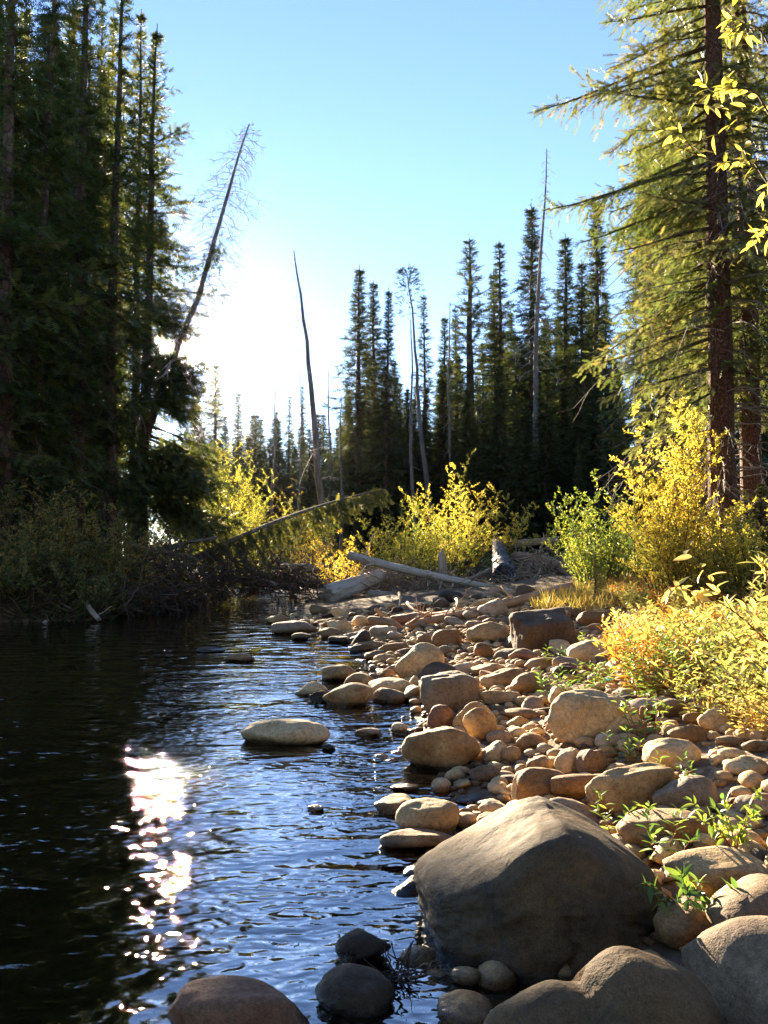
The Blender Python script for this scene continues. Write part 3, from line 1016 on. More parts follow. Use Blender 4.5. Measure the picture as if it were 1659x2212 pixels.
# umbrella top of the leaning pine
mbu = MB()
rgu = np.random.default_rng(4)
SPp, SDd = [], []
tp = np.array(at_y(881, 590, 48))
for k in range(330):
    a = int(rgu.random() * 9) * .7 + rgu.normal(0, .12)
    tier = rgu.random() ** 2 * 2.6
    r = (.45 + .35 * min(tier, 1.2)) * math.sqrt(rgu.random())
    SPp.append(tp + np.array([math.cos(a) * r, math.sin(a) * r, .15 - tier - .25 * r * r + rgu.normal(0, .06)]))
    SDd.append(np.array([math.cos(a), math.sin(a), .2]) + rgu.normal(0, .3, 3))
scatter(mbu, SPRAY_FAR[0], None, SPRAY_FAR[1], frames(np.array(SDd), rgu.normal(0, .5, 330), np.full(330, .3)), np.array(SPp), np.full(330, .3))
lp = bpy.data.objects['leaning_pine']
cu = link('crown', mbu.mesh('umbrella_crown', M['needle_far'], False), lp)
cu.matrix_parent_inverse = Matrix.Translation(-Vector(lp.location))
cu['kind'] = 'stuff'
# clumps of old needles hanging on the leaning dead spruce
mbn = MB()
SPp, SDd = [], []
for (X, Yt) in ((468, 535), (458, 560), (464, 548)):
    c = np.array(at_y(X, Yt, 25.8))
    for k in range(45):
        SPp.append(c + rgu.normal(0, .12, 3))
        SDd.append(rgu.normal(0, .5, 3) + np.array([0, 0, -.5]))
scatter(mbn, SPRAY_FAR[0], None, SPRAY_FAR[1], frames(np.array(SDd), rgu.normal(0, .5, len(SDd)), np.full(len(SDd), .2)), np.array(SPp), np.full(len(SDd), .1))
ds = bpy.data.objects['dead_spruce']
cn = link('needle_clump', mbn.mesh('needle_clump', M['needle'], False), ds)
cn.matrix_parent_inverse = Matrix.Translation(-Vector(ds.location))
cn['kind'] = 'stuff'

# ------------------------------------------------------------------ near spruces on the right bank
conifer_kind('near_a', 'bark', 'needle_near', seed=31, H=19, cb=3.4, Rm=2.3, lean_side=(.47, .4), skip=(2.51, .85, .8), nb=350, spray=.15, prof=.55, droop=.45, trunk_r=.235, gaps=.15, tmpl=SPRAY_NEAR,
             step=.62, e_low=-.28, e_top=.4, density=.95, tint0=.55, side_l=.36, bseg=4, lmin=.5, thick=1.25, dead_low=False, kz=1.0)
conifer_kind('near_b', 'bark', 'needle_near', seed=33, H=18, cb=3.2, Rm=2.5, lean_side=(-2.74, .45), skip=(.71, .8, .7), nb=290, spray=.145, prof=.6, droop=.45, trunk_r=.22, gaps=.15, tmpl=SPRAY_NEAR,
             step=.66, e_low=-.28, e_top=.4, density=.9, tint0=.5, side_l=.36, bseg=4, lmin=.5, thick=1.25, dead_low=False, kz=1.0)


def trunk_twigs(seed, zr, n, Rl, trunk_r, H):
    rg = np.random.default_rng(seed)
    mb = MB()
    for k in range(n):
        z = zr[0] + (zr[1] - zr[0]) * rg.random()
        az = rg.random() * 6.28
        L = Rl * (.3 + .8 * rg.random())
        h = np.array([math.cos(az), math.sin(az), 0])
        s = np.linspace(0, 1, 6)
        P = np.array([0, 0, z]) + (trunk_r * .8 + L * s)[:, None] * h
        P[:, 2] += L * (.1 * s - .55 * s ** 2) + rg.normal(0, .03, 6)
        tube(mb, P, .014 * (1 - .8 * s) + .002, 4, cap=False)
        for w_ in range(9):
            u = .2 + .8 * rg.random()
            p = np.array([np.interp(u, s, P[:, a]) for a in range(3)])
            d = h * .3 + rg.normal(0, .5, 3) + np.array([0, 0, -.5])
            l = .25 + .45 * rg.random()
            q = np.linspace(0, 1, 4)
            tw = p + np.outer(q * l, d)
            tw += rg.normal(0, .03, tw.shape) * q[:, None]
            tube(mb, tw, .004 * (1 - .5 * q), 3, cap=False)
    return mb


def near_spruce(key, Xb, y, h, label, rz, wid=1.0, twn=70):
    p = at_y(Xb, 1100, y)
    e = place_conifer(key, 'near_spruce', p.x, y, h, label, 'near spruces on the right bank', rz, wid)
    mb = trunk_twigs(int(Xb), (1.2, 7.5), twn, 2.2, .25, h)
    o = link('dead_twigs', mb.mesh('hanging_twigs', M['twig_grey']), e)
    o['kind'] = 'stuff'
    return e


near_spruce('near_a', 1562, 14.0, 19, 'big scaly-barked spruce with long drooping branches at the right', 2.2, 1.0, 110)
near_spruce('near_b', 1628, 14.8, 18, 'second scaly spruce trunk just right of the big drooping one', 4.0, .9, 30)
near_spruce('near_b', 1790, 13.0, 18, 'green spruce at the right margin reaching bright boughs into the picture', 2.5, 1.0, 10)
near_spruce('near_a', 1440, 22.0, 17, 'sunlit spruce standing behind the big drooping spruce', .6, .9, 30)
near_spruce('near_b', 1530, 25.0, 20, 'taller sunlit spruce in the gap behind the two scaly trunks', 5.2, 1.0, 10)
for i in range(12):
    X = 1380 + 500 * (i + rg.random()) / 12
    y = rg.uniform(28, 42)
    tree_by_px(rg.choice(['full_a', 'full_b']), 'right_bank_conifer', X, rg.uniform(150, 500), y, 'conifer of the right wood behind the ' + near_name([(1440, 'sunlit spruce left of the scaly trunks'), (1562, 'big drooping spruce'), (1628, 'second scaly trunk'), (1790, 'green spruce at the margin')], X), 'conifers of the right wood', rg.uniform(1, 1.3))

# ------------------------------------------------------------------ shrubs
LEAF2 = (np.array([(0, 0, 0), (.45, .17, .05), (1, 0, -.06), (.45, -.17, .05)]), np.array([(0, 3, 2), (0, 2, 1)]))
LEAF4 = (np.array([(0, 0, 0), (.38, .14, .05), (.38, 0, .0), (.38, -.14, .05), (.75, .09, .0), (.75, -.09, .0), (1, 0, -.12)]),
         np.array([(0, 2, 1), (0, 3, 2), (1, 2, 4), (2, 3, 5), (2, 6, 4), (2, 5, 6)]))


def shrub(seed, h, spread, nst, nsub, nleaf, leaf, tint0=.5, tdev=.38, upb=.8, r=.012, tm=LEAF2, sub_l=.28, lean=(0, 0), base_r=.45, low=.2, wav=.06):
    rg = np.random.default_rng(seed)
    st = MB()
    P_, D_, S_, T_ = [], [], [], []
    for i in range(nst):
        az = i * 2.4 + rg.normal(0, .4)
        k = math.sqrt((i + .5) / nst)
        hh = h * (.55 + .45 * rg.random()) * (1 - .35 * k * k)
        sp = spread * k * (.6 + .5 * rg.random())
        b0 = np.array([math.cos(az), math.sin(az), 0]) * base_r * spread * k
        s = np.linspace(0, 1, 7)
        P = b0 + np.outer(s ** 1.4 * sp, [math.cos(az), math.sin(az), 0])
        P[:, 2] = hh * s - .05
        P[:, 0] += lean[0] * s ** 1.5
        P[:, 1] += lean[1] * s ** 1.5
        P += rg.normal(0, wav * h * .3, P.shape) * s[:, None]
        tube(st, P, r * (1 - .8 * s), 4, cap=False)
        tn = tint0 + rg.normal(0, .12)
        for j in range(nsub):
            u = low + (1 - low) * (j + rg.random()) / nsub
            p = np.array([np.interp(u, s, P[:, a]) for a in range(3)])
            a2 = rg.random() * 6.28
            d = np.array([math.cos(a2), math.sin(a2), upb * (.4 + rg.random())])
            d /= np.linalg.norm(d)
            L = sub_l * h * (1.15 - u * .7) * (.5 + .7 * rg.random())
            q = np.linspace(0, 1, 4)
            B = p + np.outer(q * L, d)
            B[:, 2] -= .1 * L * q ** 2
            tube(st, B, r * .35 * (1 - .7 * q), 3, cap=False)
            tb = tn + rg.normal(0, .1)
            for w_ in range(nleaf):
                v = (w_ + rg.random()) / nleaf
                pp = p + d * L * v
                dl = d * .6 + rg.normal(0, .55, 3)
                P_.append(pp)
                D_.append(dl)
                S_.append(leaf * (.6 + .7 * rg.random()))
                T_.append(tb + rg.normal(0, tdev * .6))
    lf = MB()
    scatter(lf, tm[0], None, tm[1], frames(np.array(D_), rg.random(len(D_)) * 6.28, np.array(S_)), np.array(P_), np.clip(T_, 0, 1))
    return st, lf


def make_shrub(name, loc, label, mat, cat='shrub', stem='twig', group=None, rz=0, **kw):
    e = empty(name, loc, rz)
    st, lf = shrub(**kw)
    a = link('stems', st.mesh(name + '_stems', M[stem]), e)
    a['kind'] = 'stuff'
    b = link('leaves', lf.mesh(name + '_leaves', M[mat], False), e)
    b['kind'] = 'stuff'
    thing(e, label, cat, group)
    return e


def copy_thing(e, name, loc, rz, sc, label, group=None, cat=None):
    c = e.copy()
    c.name = name
    C.objects.link(c)
    c.location = loc
    c.rotation_euler = (0, 0, rz)
    c.scale = (sc, sc, sc)
    c['label'] = label
    if group:
        c['group'] = group
    for ch in list(e.children):
        d = ch.copy()
        C.objects.link(d)
        d.parent = c
    return c


def shrub_px(name, X, y, Yt, label, mat, seed, wpx, **kw):
    """a shrub whose top is at photograph row Yt, wpx wide, at distance y"""
    p = at_y(X, Yt, y)
    z = gh(p.x, y)
    wid = wpx / 829.5 * TU * y
    return make_shrub(name, (p.x, y, z), label, mat, seed=seed, h=(p.z - z) * 1.12, spread=wid * .5, **kw)


shrub_px('willow_shrub', 494, 30, 962, 'tall bright yellow-green willow on the left bank in front of the sun glow', 'willow_green', 41, 200, nst=48, nsub=18, nleaf=20, leaf=.075, tint0=.75, upb=1.2, sub_l=.16, low=.1)
shrub_px('willow_shrub', 540, 33, 1010, 'olive willow beside the tall bright one on the left bank', 'willow_olive', 42, 90, nst=22, nsub=13, nleaf=15, leaf=.065, tint0=.5, upb=1.2, sub_l=.16, low=.1)
shrub_px('willow_shrub', 640, 34, 1045, 'brownish-gold thin shrub at the foot of the leaning snag', 'willow_olive', 43, 120, nst=24, nsub=12, nleaf=12, leaf=.075, tint0=.8, sub_l=.2, low=.1)
shrub_px('willow_shrub', 705, 34, 1105, 'ragged golden shrub right of the leaning snag', 'willow_olive', 49, 80, nst=16, nsub=11, nleaf=11, leaf=.075, tint0=.85, sub_l=.2, low=.1)
shrub_px('willow_shrub', 738, 26.5, 1122, 'low yellow willow left of the long leaning log', 'willow_yellow', 44, 110, nst=18, nsub=10, nleaf=13, leaf=.075, tint0=.6, sub_l=.25, low=.15)
shrub_px('willow_shrub', 868, 28.5, 1085, 'rounded green-yellow willow behind the long leaning log', 'willow_green', 45, 180, nst=40, nsub=15, nleaf=19, leaf=.075, tint0=.62, upb=1.0, sub_l=.2, low=.08)
shrub_px('willow_shrub', 990, 29, 982, 'tallest yellow willow in the middle, behind the standing splintered post', 'willow_yellow', 46, 190, nst=24, nsub=22, nleaf=22, leaf=.075, tint0=.4, upb=.9, sub_l=.15, low=.12, wav=.1)
shrub_px('willow_shrub', 950, 27.5, 1120, 'dense green willow skirt at the foot of the tallest yellow willow', 'willow_green', 47, 190, nst=34, nsub=11, nleaf=14, leaf=.075, tint0=.5, sub_l=.25, low=.05)
p_ = at_y(1068, 1180, 28)
make_shrub('willow_shrub', (p_.x, 28, gh(p_.x, 28)), 'leaning yellow willow spray arching right over the charred log', 'willow_yellow', seed=48, h=3.0, spread=.5, nst=7, nsub=15, nleaf=16, leaf=.085,
           tint0=.45, sub_l=.16, lean=(1.25, 0), low=.4)
shrub_px('green_willow', 1290, 17.5, 1040, 'leafy green willow at the right end of the log jam', 'willow_green', 51, 190, nst=36, nsub=15, nleaf=17, leaf=.07, tint0=.35, upb=1.1, sub_l=.2, low=.08)
shrub_px('green_willow', 1390, 18.5, 1120, 'green willow lower and darker, just left of the golden shrub', 'willow_green', 52, 190, nst=34, nsub=13, nleaf=15, leaf=.07, tint0=.3, sub_l=.22, low=.08)
shrub_px('golden_shrub', 1448, 13.2, 848, 'tall golden-yellow shrub in front of the big spruce trunk', 'willow_yellow', 53, 185, nst=24, nsub=24, nleaf=26, leaf=.065, tint0=.5, upb=.9, sub_l=.14, low=.22, wav=.12)
shrub_px('golden_shrub', 1500, 13.0, 1090, 'bushy yellow-green shrub at the feet of the spruce trunks', 'willow_green', 54, 220, nst=40, nsub=14, nleaf=16, leaf=.06, tint0=.72, sub_l=.22, low=.08)
shrub_px('golden_shrub', 1620, 12.0, 1075, 'bushy yellow shrub at the right margin under the spruces', 'willow_green', 55, 200, nst=40, nsub=14, nleaf=16, leaf=.06, tint0=.8, sub_l=.22, low=.08)
# left bank undergrowth
lb = [(40, 19.6, 1010, 240, .6), (135, 19.4, 1040, 170, .75), (215, 20.0, 1085, 150, .55), (285, 20.8, 1120, 130, .7), (60, 18.7, 1160, 230, .35), (180, 18.8, 1180, 200, .3), (350, 22.3, 1140, 120, .4), (10, 18.5, 1130, 150, .6)]
lbl = ['tall dim olive willow at the left margin of the left bank', 'dim yellowish willow between the left bank trunks', 'olive shrub under the middle of the left wood', 'dim gold-leaved shrub near the leaning trunk of the left wood',
       'low dark green shrub overhanging the water at the left margin', 'low green shrub overhanging the left bank', 'dark shrub behind the brush pile of the left bank', 'dull yellow shrub at the very left margin']
for (X, y, Yt, wp, ti), lab in zip(lb, lbl):
    shrub_px('bank_shrub', X, y, Yt, lab, 'willow_olive', 60 + X, wp, nst=26, nsub=12, nleaf=13, leaf=.095, tint0=ti, sub_l=.22, low=.08)

# young dark spruces on the right bank
tree_by_px('near_b', 'young_spruce', 1285, 1185, 14.5, 'tiny green spruce sapling at the edge of the orange ground cover', None, 1.6)
tree_by_px('full_a', 'young_spruce', 1640, 1040, 13.6, 'dark green fir bough at the right margin below the spruce trunks', None, 2.4)

# ------------------------------------------------------------------ fallen spruce with green boughs, left of the log jam
def fallen_spruce():
    rg = np.random.default_rng(77)
    a, b = np.array(at_y(400, 1215, 25.5)), np.array(at_y(826, 1058, 29.5))
    e = empty('fallen_spruce', a)
    n = 14
    s = np.linspace(0, 1, n)
    P = s[:, None] * (b - a)
    P[:, 2] += .25 * np.sin(s * 3.0)
    tr, br, nd = MB(), MB(), MB()
    tube(tr, P, .09 * (1 - s) + .012, 7)
    SP, SD, SS, ST = [], [], [], []
    ax = (b - a) / np.linalg.norm(b - a)
    for k in range(170):
        t = .06 + .94 * (k + rg.random()) / 170
        p = np.array([np.interp(t, s, P[:, c]) for c in range(3)])
        az = rg.random() * 6.28
        L = 1.6 * (1.05 - t) ** .8 * (.5 + .6 * rg.random()) + .25
        h = np.array([math.cos(az) * .6, math.sin(az) * .8, 0]) + ax * .3
        q = np.linspace(0, 1, 5)
        B = p + (L * q)[:, None] * h * .8
        B[:, 2] -= L * (.2 * q + .75 * q ** 2)
        tube(br, B, .012 * (1 - .8 * q), 3, cap=False)
        for m in range(int(5 + L * 9)):
            u = .1 + .9 * rg.random()
            pp = np.array([np.interp(u, q, B[:, c]) for c in range(3)])
            SP.append(pp)
            SD.append(h * .5 + rg.normal(0, .45, 3) + np.array([0, 0, -.6]))
            SS.append(.26 * (.7 + .6 * rg.random()))
            ST.append(.35 + .25 * t + rg.normal(0, .15))
    scatter(nd, SPRAY_FAR[0], None, SPRAY_FAR[1], frames(np.array(SD), rg.normal(0, .6, len(SD)), np.array(SS)), np.array(SP), np.clip(ST, 0, 1))
    link('trunk', tr.mesh('fallen_trunk', M['bark_dead']), e)
    for nm, mb, mt in (('branches', br, 'twig'), ('crown', nd, 'needle')):
        o = link(nm, mb.mesh('fallen_' + nm, M[mt], nm == 'branches'), e)
        o['kind'] = 'stuff'
    thing(e, 'fallen green spruce sloping up to the right over the brush left of the log jam', 'fallen tree')


fallen_spruce()

# ------------------------------------------------------------------ logs and driftwood
def log(name, a, b, r0, r1, mat, label, seed, cat='log', stubs=5, broken=True, seg=14, bend=.03, stub_l=.25, group=None):
    """mesh built along its own z axis so the grain follows it"""
    rg = np.random.default_rng(seed)
    a, b = Vector(a), Vector(b)
    L = (b - a).length
    n = 18
    s = np.linspace(0, 1, n)
    P = np.stack([bend * L * np.sin(s * 3.1 + seed) - bend * L * math.sin(seed), bend * L * .6 * np.sin(s * 4 + seed * 2) - bend * L * .6 * math.sin(seed * 2), s * L], -1)
    mb = MB()
    th = np.linspace(0, 2 * np.pi, seg, endpoint=False)
    rr = (r0 + (r1 - r0) * s)[:, None] * (1 + .10 * np.sin(th * 2 + seed)[None] + .06 * np.sin(th * 5 + s[:, None] * 4) + .05 * rg.normal(0, 1, (n, seg)))
    V = np.stack([P[:, 0:1] + rr * np.cos(th), P[:, 1:2] + rr * np.sin(th), P[:, 2:3] + np.zeros((n, seg))], -1)
    if broken:
        V[0, :, 2] -= r0 * rg.random(seg) * .9
        V[-1, :, 2] += r1 * rg.random(seg) * 1.2
    V = V.reshape(-1, 3)
    i = np.arange(n - 1)[:, None] * seg
    j = np.arange(seg)[None]
    k = (j + 1) % seg
    Q = np.stack([i + j, i + k, i + seg + k, i + seg + j], -1).reshape(-1, 4)
    V = np.vstack([V, P[0] + [0, 0, r0 * .25], P[-1] - [0, 0, r1 * .25]])
    T = [(n * seg, (x + 1) % seg, x) for x in range(seg)] + [(n * seg + 1, (n - 1) * seg + x, (n - 1) * seg + (x + 1) % seg) for x in range(seg)]
    mb.add(V, Q, T)
    o = link(name, mb.mesh(name, M[mat]))
    o.location = a
    o.rotation_euler = (b - a).to_track_quat('Z', 'Y').to_euler()
    for x in range(stubs):
        t = .08 + .86 * rg.random()
        ang = rg.random() * 6.28
        p = np.array([np.interp(t, s, P[:, c]) for c in range(3)])
        rad = r0 + (r1 - r0) * t
        d = np.array([math.cos(ang), math.sin(ang), .4 * rg.normal()])
        l = stub_l * (.4 + rg.random())
        m2 = MB()
        q = np.linspace(0, 1, 5)
        pts = p + np.outer(rad * .7 + q * l, d) + rg.normal(0, .02 * l * 3, (5, 3)) * q[:, None]
        tube(m2, pts, rad * .2 * (1 - .6 * q) + .004, 5)
        link('branch_stub', m2.mesh('branch_stub', M[mat]), o)
    thing(o, label, cat, group)
    return o


log('thick_log', at_y(712, 1283, 24.2), at_y(815, 1246, 25.4), .30, .24, 'log_pale', 'thick pale log with a rotten root end pointing at the stream', 1, stubs=4, seg=22, bend=.01)
log('leaning_log', at_y(756, 1200, 24.8), at_y(1136, 1295, 23.2), .14, .09, 'log_pale', 'long pale bent log sloping from upper left down to the sand', 2, stubs=7, bend=.018, stub_l=.5)
log('short_log', at_y(800, 1285, 24.2), at_y(906, 1293, 23.6), .13, .09, 'log', 'short pale log lying low beneath the long sloping log', 3, stubs=3)
log('bank_log', at_y(612, 1229, 29), at_y(698, 1227, 29), .17, .15, 'log', 'pale horizontal log behind the stream bend', 4, stubs=2, bend=.005)
log('charred_log', at_y(1090, 1246, 24.2), at_y(1080, 1176, 28.8), .36, .20, 'char', 'thick burnt log, black and silver, pointing at the viewer', 5, stubs=4, seg=24, bend=.008)
log('dark_log', at_y(1116, 1203, 27.5), at_y(1222, 1232, 25.5), .16, .19, 'log_tan', 'brown log sloping right behind the burnt log', 6, stubs=3)
log('upper_log', at_y(1108, 1176, 28.5), at_y(1202, 1165, 28.0), .15, .12, 'log_tan', 'topmost brown log lying behind the burnt log', 7, stubs=3, bend=.01)
log('grey_log', at_y(905, 1245, 27), at_y(1010, 1215, 28), .13, .10, 'log_dark', 'dark thin log behind the standing splintered post', 8, stubs=3)
log('sunken_log', at_y(520, 1258, 27.5), at_y(640, 1272, 27.0), .15, .12, 'log_dark', 'dark log half hidden in brush at the stream bend', 9, stubs=3)
log('sunken_log', at_y(600, 1248, 28), at_y(700, 1262, 27), .17, .12, 'log_dark', 'dark wet log stacked under the pale horizontal log', 10, stubs=3)
log('bank_log', at_y(545, 1245, 26.8), at_y(590, 1263, 26), .07, .06, 'log', 'small pale stick-like log at the left of the stream bend', 11, stubs=1)
log('bank_log', at_y(330, 1195, 22.5), at_y(470, 1165, 24.0), .07, .04, 'bark_dead', 'thin bare fallen trunk sloping through the brush on the left bank', 12, stubs=8, stub_l=.5)
log('bank_log', at_y(255, 1312, 20.3), at_y(366, 1264, 22.0), .12, .06, 'log_dark', 'dark bent log dipping into the water at the left bank', 13, stubs=5, stub_l=.5, bend=.05)
log('leaning_stick', at_y(184, 1300, 18.4), at_y(217, 1337, 17.9), .055, .045, 'log', 'pale stick leaning from the left bank into the water', 14, stubs=1)
log('bank_log', at_y(280, 1180, 21.2), at_y(420, 1215, 23.0), .09, .05, 'bark_dead', 'grey fallen trunk crossing the brush on the left bank', 15, stubs=8, stub_l=.6)
log('pale_stub', at_y(97, 1346, 18), at_y(113, 1336, 18), .05, .02, 'log', 'tiny pale driftwood stub at the left waterline', 16, stubs=1)
log('jam_log', at_y(700, 1262, 26.5), at_y(830, 1232, 28), .12, .09, 'log_tan', 'brown log behind the thick pale log', 50, stubs=4)
log('jam_log', at_y(880, 1262, 26.2), at_y(1030, 1252, 27), .10, .07, 'log', 'thin grey log lying in the roots behind the long sloping log', 51, stubs=6, stub_l=.4)
log('jam_log', at_y(985, 1262, 25.8), at_y(1075, 1222, 27.5), .09, .06, 'log', 'thin pale log pointing up to the burnt log', 52, stubs=4)
log('jam_log', at_y(1130, 1262, 24.8), at_y(1215, 1245, 26.0), .11, .08, 'log_tan', 'brown log at the right foot of the burnt log', 53, stubs=5, stub_l=.4)
log('jam_log', at_y(1120, 1240, 26), at_y(1180, 1195, 27.0), .08, .06, 'log_tan', 'short brown log leaning up behind the burnt log', 54, stubs=4)
log('jam_log', at_y(840, 1240, 27), at_y(900, 1212, 28), .08, .06, 'log', 'short pale branch-like log sticking up behind the long sloping log', 55, stubs=3)
# long thin log on the gravel bar follows the ground
pa, pb = on_ground(1232, 1287), on_ground(880, 1362)
log('thin_log', (pa.x, pa.y, pa.z + .16), (pb.x, pb.y, pb.z + .12), .10, .055, 'log_tan', 'long thin tan log lying across the gravel bar above the stones', 17, stubs=12, bend=.012, stub_l=.3)
for i, (X0, Y0, X1, Y1) in enumerate([(880, 1325, 925, 1352), (925, 1352, 870, 1368), (985, 1318, 955, 1352), (862, 1300, 930, 1352)]):
    qa, qb = on_ground(X0, Y0), on_ground(X1, Y1)
    log('driftwood_branch', (qa.x, qa.y, qa.z + .22), (qb.x, qb.y, qb.z + .08), .03, .02, 'log_tan', ['thin driftwood branch crossing the lower end of the thin tan log', 'driftwood branch at the very tip of the thin tan log',
        'broken driftwood branch propped against the thin tan log', 'arched driftwood branch rising from the stones by the water'][i], 30 + i, 'branch', 4, stub_l=.3, bend=.08, group='driftwood branches')


def snag_post():
    rg = np.random.default_rng(5)
    p = at_y(955, 1255, 25.2)
    p.z = gh(p.x, p.y) - .1
    top = at_y(955, 1186, 25.2).z
    e = empty('splintered_post', p)
    for k, (dx, hh, w_) in enumerate([(-.07, .93, .10), (.03, 1.0, .11), (.12, .8, .08), (-.14, .55, .07)]):
        mb = MB()
        n = 8
        s = np.linspace(0, 1, n)
        P = np.stack([dx + .03 * np.sin(s * 3 + k), .04 * k + 0 * s, s * (top - p.z) * hh], -1)
        tube(mb, P, w_ * (1 - .25 * s) * np.where(s > .95, .4, 1), 7, wob=.3, rng=rg)
        link('splinter', mb.mesh('splinter', M['log_tan' if k % 2 else 'log']), e)
    thing(e, 'upright splintered grey-brown post behind the long sloping log', 'stump')


snag_post()


def tangle(name, boxes, n, L, r, mat, label, seed, up=0.2):
    """loose heap of bare twigs and roots"""
    rg = np.random.default_rng(seed)
    mb = MB()
    for k in range(n):
        X, Y, y = boxes[rg.integers(len(boxes))]
        c = np.array(at_y(X + rg.normal(0, 28), Y + rg.normal(0, 14), y + rg.normal(0, .5)))
        c[2] = max(c[2], 0.02)
        d = rg.normal(0, 1, 3)
        d[2] = d[2] * .6 + up
        d /= np.linalg.norm(d)
        l = L * (.3 + rg.random())
        q = np.linspace(-.5, .5, 6)
        P = c + np.outer(q * l, d) + (rg.normal(0, .05 * l, (6, 3)).cumsum(0))
        tube(mb, P, r * (.4 + rg.random()) * np.linspace(1, .3, 6), 4, cap=False)
    o = link(name, mb.mesh(name, M[mat]))
    o['kind'] = 'stuff'
    o['label'] = label
    return o


tangle('root_tangle', [(805, 1262, 25.9), (840, 1255, 25.6), (880, 1265, 25), (920, 1272, 24.5), (850, 1245, 25.8), (980, 1265, 24.5)], 420, 1.0, .018, 'root', 'tangle of pale roots and twigs under the long sloping log', 1, .3)
tangle('driftwood_twigs', [(1130, 1250, 25), (1170, 1240, 25.5), (1190, 1225, 26), (1150, 1215, 26.5), (1110, 1265, 24)], 220, 1.1, .024, 'root', 'tangle of driftwood twigs right of the burnt log', 2, .1)
tangle('brush_twigs', [(560, 1262, 26.5), (620, 1268, 26.5), (680, 1272, 26), (600, 1240, 27.5), (660, 1250, 27.5)], 300, 1.1, .022, 'twig', 'dark tangle of brush at the stream bend', 3, .1)
tangle('brush_twigs', [(300, 1280, 20.8), (360, 1290, 22), (420, 1290, 23.6), (330, 1230, 21.5), (400, 1240, 23.2), (460, 1255, 24.6), (480, 1220, 25), (370, 1195, 22.5), (250, 1290, 19.5), (520, 1230, 26)], 650, 1.5, .016, 'twig', 'dense dead brush hanging over the water from the left bank', 4, .1)
tangle('brush_twigs', [(300, 1260, 20.8), (400, 1270, 23.2), (450, 1230, 24.6), (350, 1210, 22)], 130, 2.0, .012, 'twig', 'pale bare twigs among the dead brush of the left bank', 6, .2)
tangle('bar_twigs', [(900, 1350, 17.0), (960, 1335, 18), (860, 1358, 16)], 60, .5, .008, 'twig_grey', 'small twigs caught beside the thin tan log', 5, .2)

# ------------------------------------------------------------------ stones
_ico = {}


def ico(sub):
    if sub not in _ico:
        bm = bmesh.new()
        bmesh.ops.create_icosphere(bm, subdivisions=sub, radius=1)
        _ico[sub] = (np.array([v.co[:] for v in bm.verts]), np.array([[v.index for v in f.verts] for f in bm.faces]))
        bm.free()
    return _ico[sub]


def rock_shape(seed, sub, ncut=9, p=12, lump=.10, fine=.02, planes=None, flat=0.0):
    """unit rock: rounded polyhedron from soft plane cuts plus lumps"""
    rg = np.random.default_rng(seed)
    V, F = ico(sub)
    acc = np.ones(len(V)) * (.86 ** p if planes else 1)
    if planes is None:
        planes = []
        for k in range(ncut):
            d = rg.normal(0, 1, 3)
            d /= np.linalg.norm(d)
            planes.append((d, .60 + .36 * rg.random()))
        if flat:
            planes.append((np.array([0, 0, 1.]) + rg.normal(0, .15, 3), flat))
    for d, h in planes:
        d = np.array(d, float)
        d /= np.linalg.norm(d)
        acc = acc + np.maximum(V @ d, 0) ** p / h ** p
    r = acc ** (-1 / p)
    q = V * r[:, None]
    o = rg.random(3) * 50
    r2 = 1 + lump * vnoise(q * 1.6 + o, seed) + lump * .5 * vnoise(q * 3.3 + o, seed + 1) + fine * vnoise(q * 8 + o, seed + 2) + fine * .5 * vnoise(q * 17 + o, seed + 3)
    return q * r2[:, None], F


ROCKS = []   # footprints (x, y, rx, ry)
RNAMES = []


def put_rock(name, loc, dims, rz, V, F, mat, label, group=None, tilt=(0, 0), cat='boulder'):
    lo, hi = V.min(0), V.max(0)
    U = (V - (lo + hi) / 2) / ((hi - lo) / 2) * np.array(dims)
    mb = MB()
    mb.add(U, None, F)
    o = link(name, mb.mesh(name, M[mat]))
    o.location = loc
    o.rotation_euler = (tilt[0], tilt[1], rz)
    thing(o, label, cat, group)
    ROCKS.append((loc[0], loc[1], dims[0], dims[1]))
    RNAMES.append((loc[0], loc[1], label))
    return o


def rock_px(name, x0, y0, x1, y1, mat, label, seed, kd=.85, flat=0, tilt=(0, 0), ncut=8, p=15, lump=.11, sub=4, sunk=.3, water=False, planes=None, rz=0, minh=.3, cat='boulder', dz=0):
    X = (x0 + x1) / 2
    base = on_ground(X, y1)
    if water:
        d = ray(X, y1)
        t = -CAM_H / d.z
        base = Vector((d.x * t, d.y * t, 0))
    base.z += dz
    D = base.y
    wx = (x1 - x0) / 829.5 * TU * D
    b = wx * .5 * kd
    Dm = D + b * .7
    wx *= Dm / D
    v = -(y1 - 1106) / 1106 * TV
    dl = max(.05, -(math.atan(v) + PITCH))
    Hv = (y1 - y0) / 1106 * TV * Dm
    Hab = max((Hv - b * 1.1 * math.sin(dl)) / math.cos(dl), minh * wx * .5)
    c = Hab * (1 + sunk) / 2
    V, F = rock_shape(seed, sub, ncut, p, lump, .02, planes, flat)
    return put_rock(name, (base.x, D + b * .85, base.z + Hab - c), (wx / 2, b, c), rz, V, F, mat, label, None, tilt, cat)


def zb(x0, y0, x1, y1):   # box read in the enlarged view of the gravel bar
    return 548.6 + x0 * .6693, 1206.9 + y0 * .6693, 548.6 + x1 * .6693, 1206.9 + y1 * .6693


def zc(x0, y0, x1, y1):   # box read in the enlarged view of the foreground
    return 548.6 + x0 * .6693, 1700.7 + y0 * .6693, 548.6 + x1 * .6693, 1700.7 + y1 * .6693


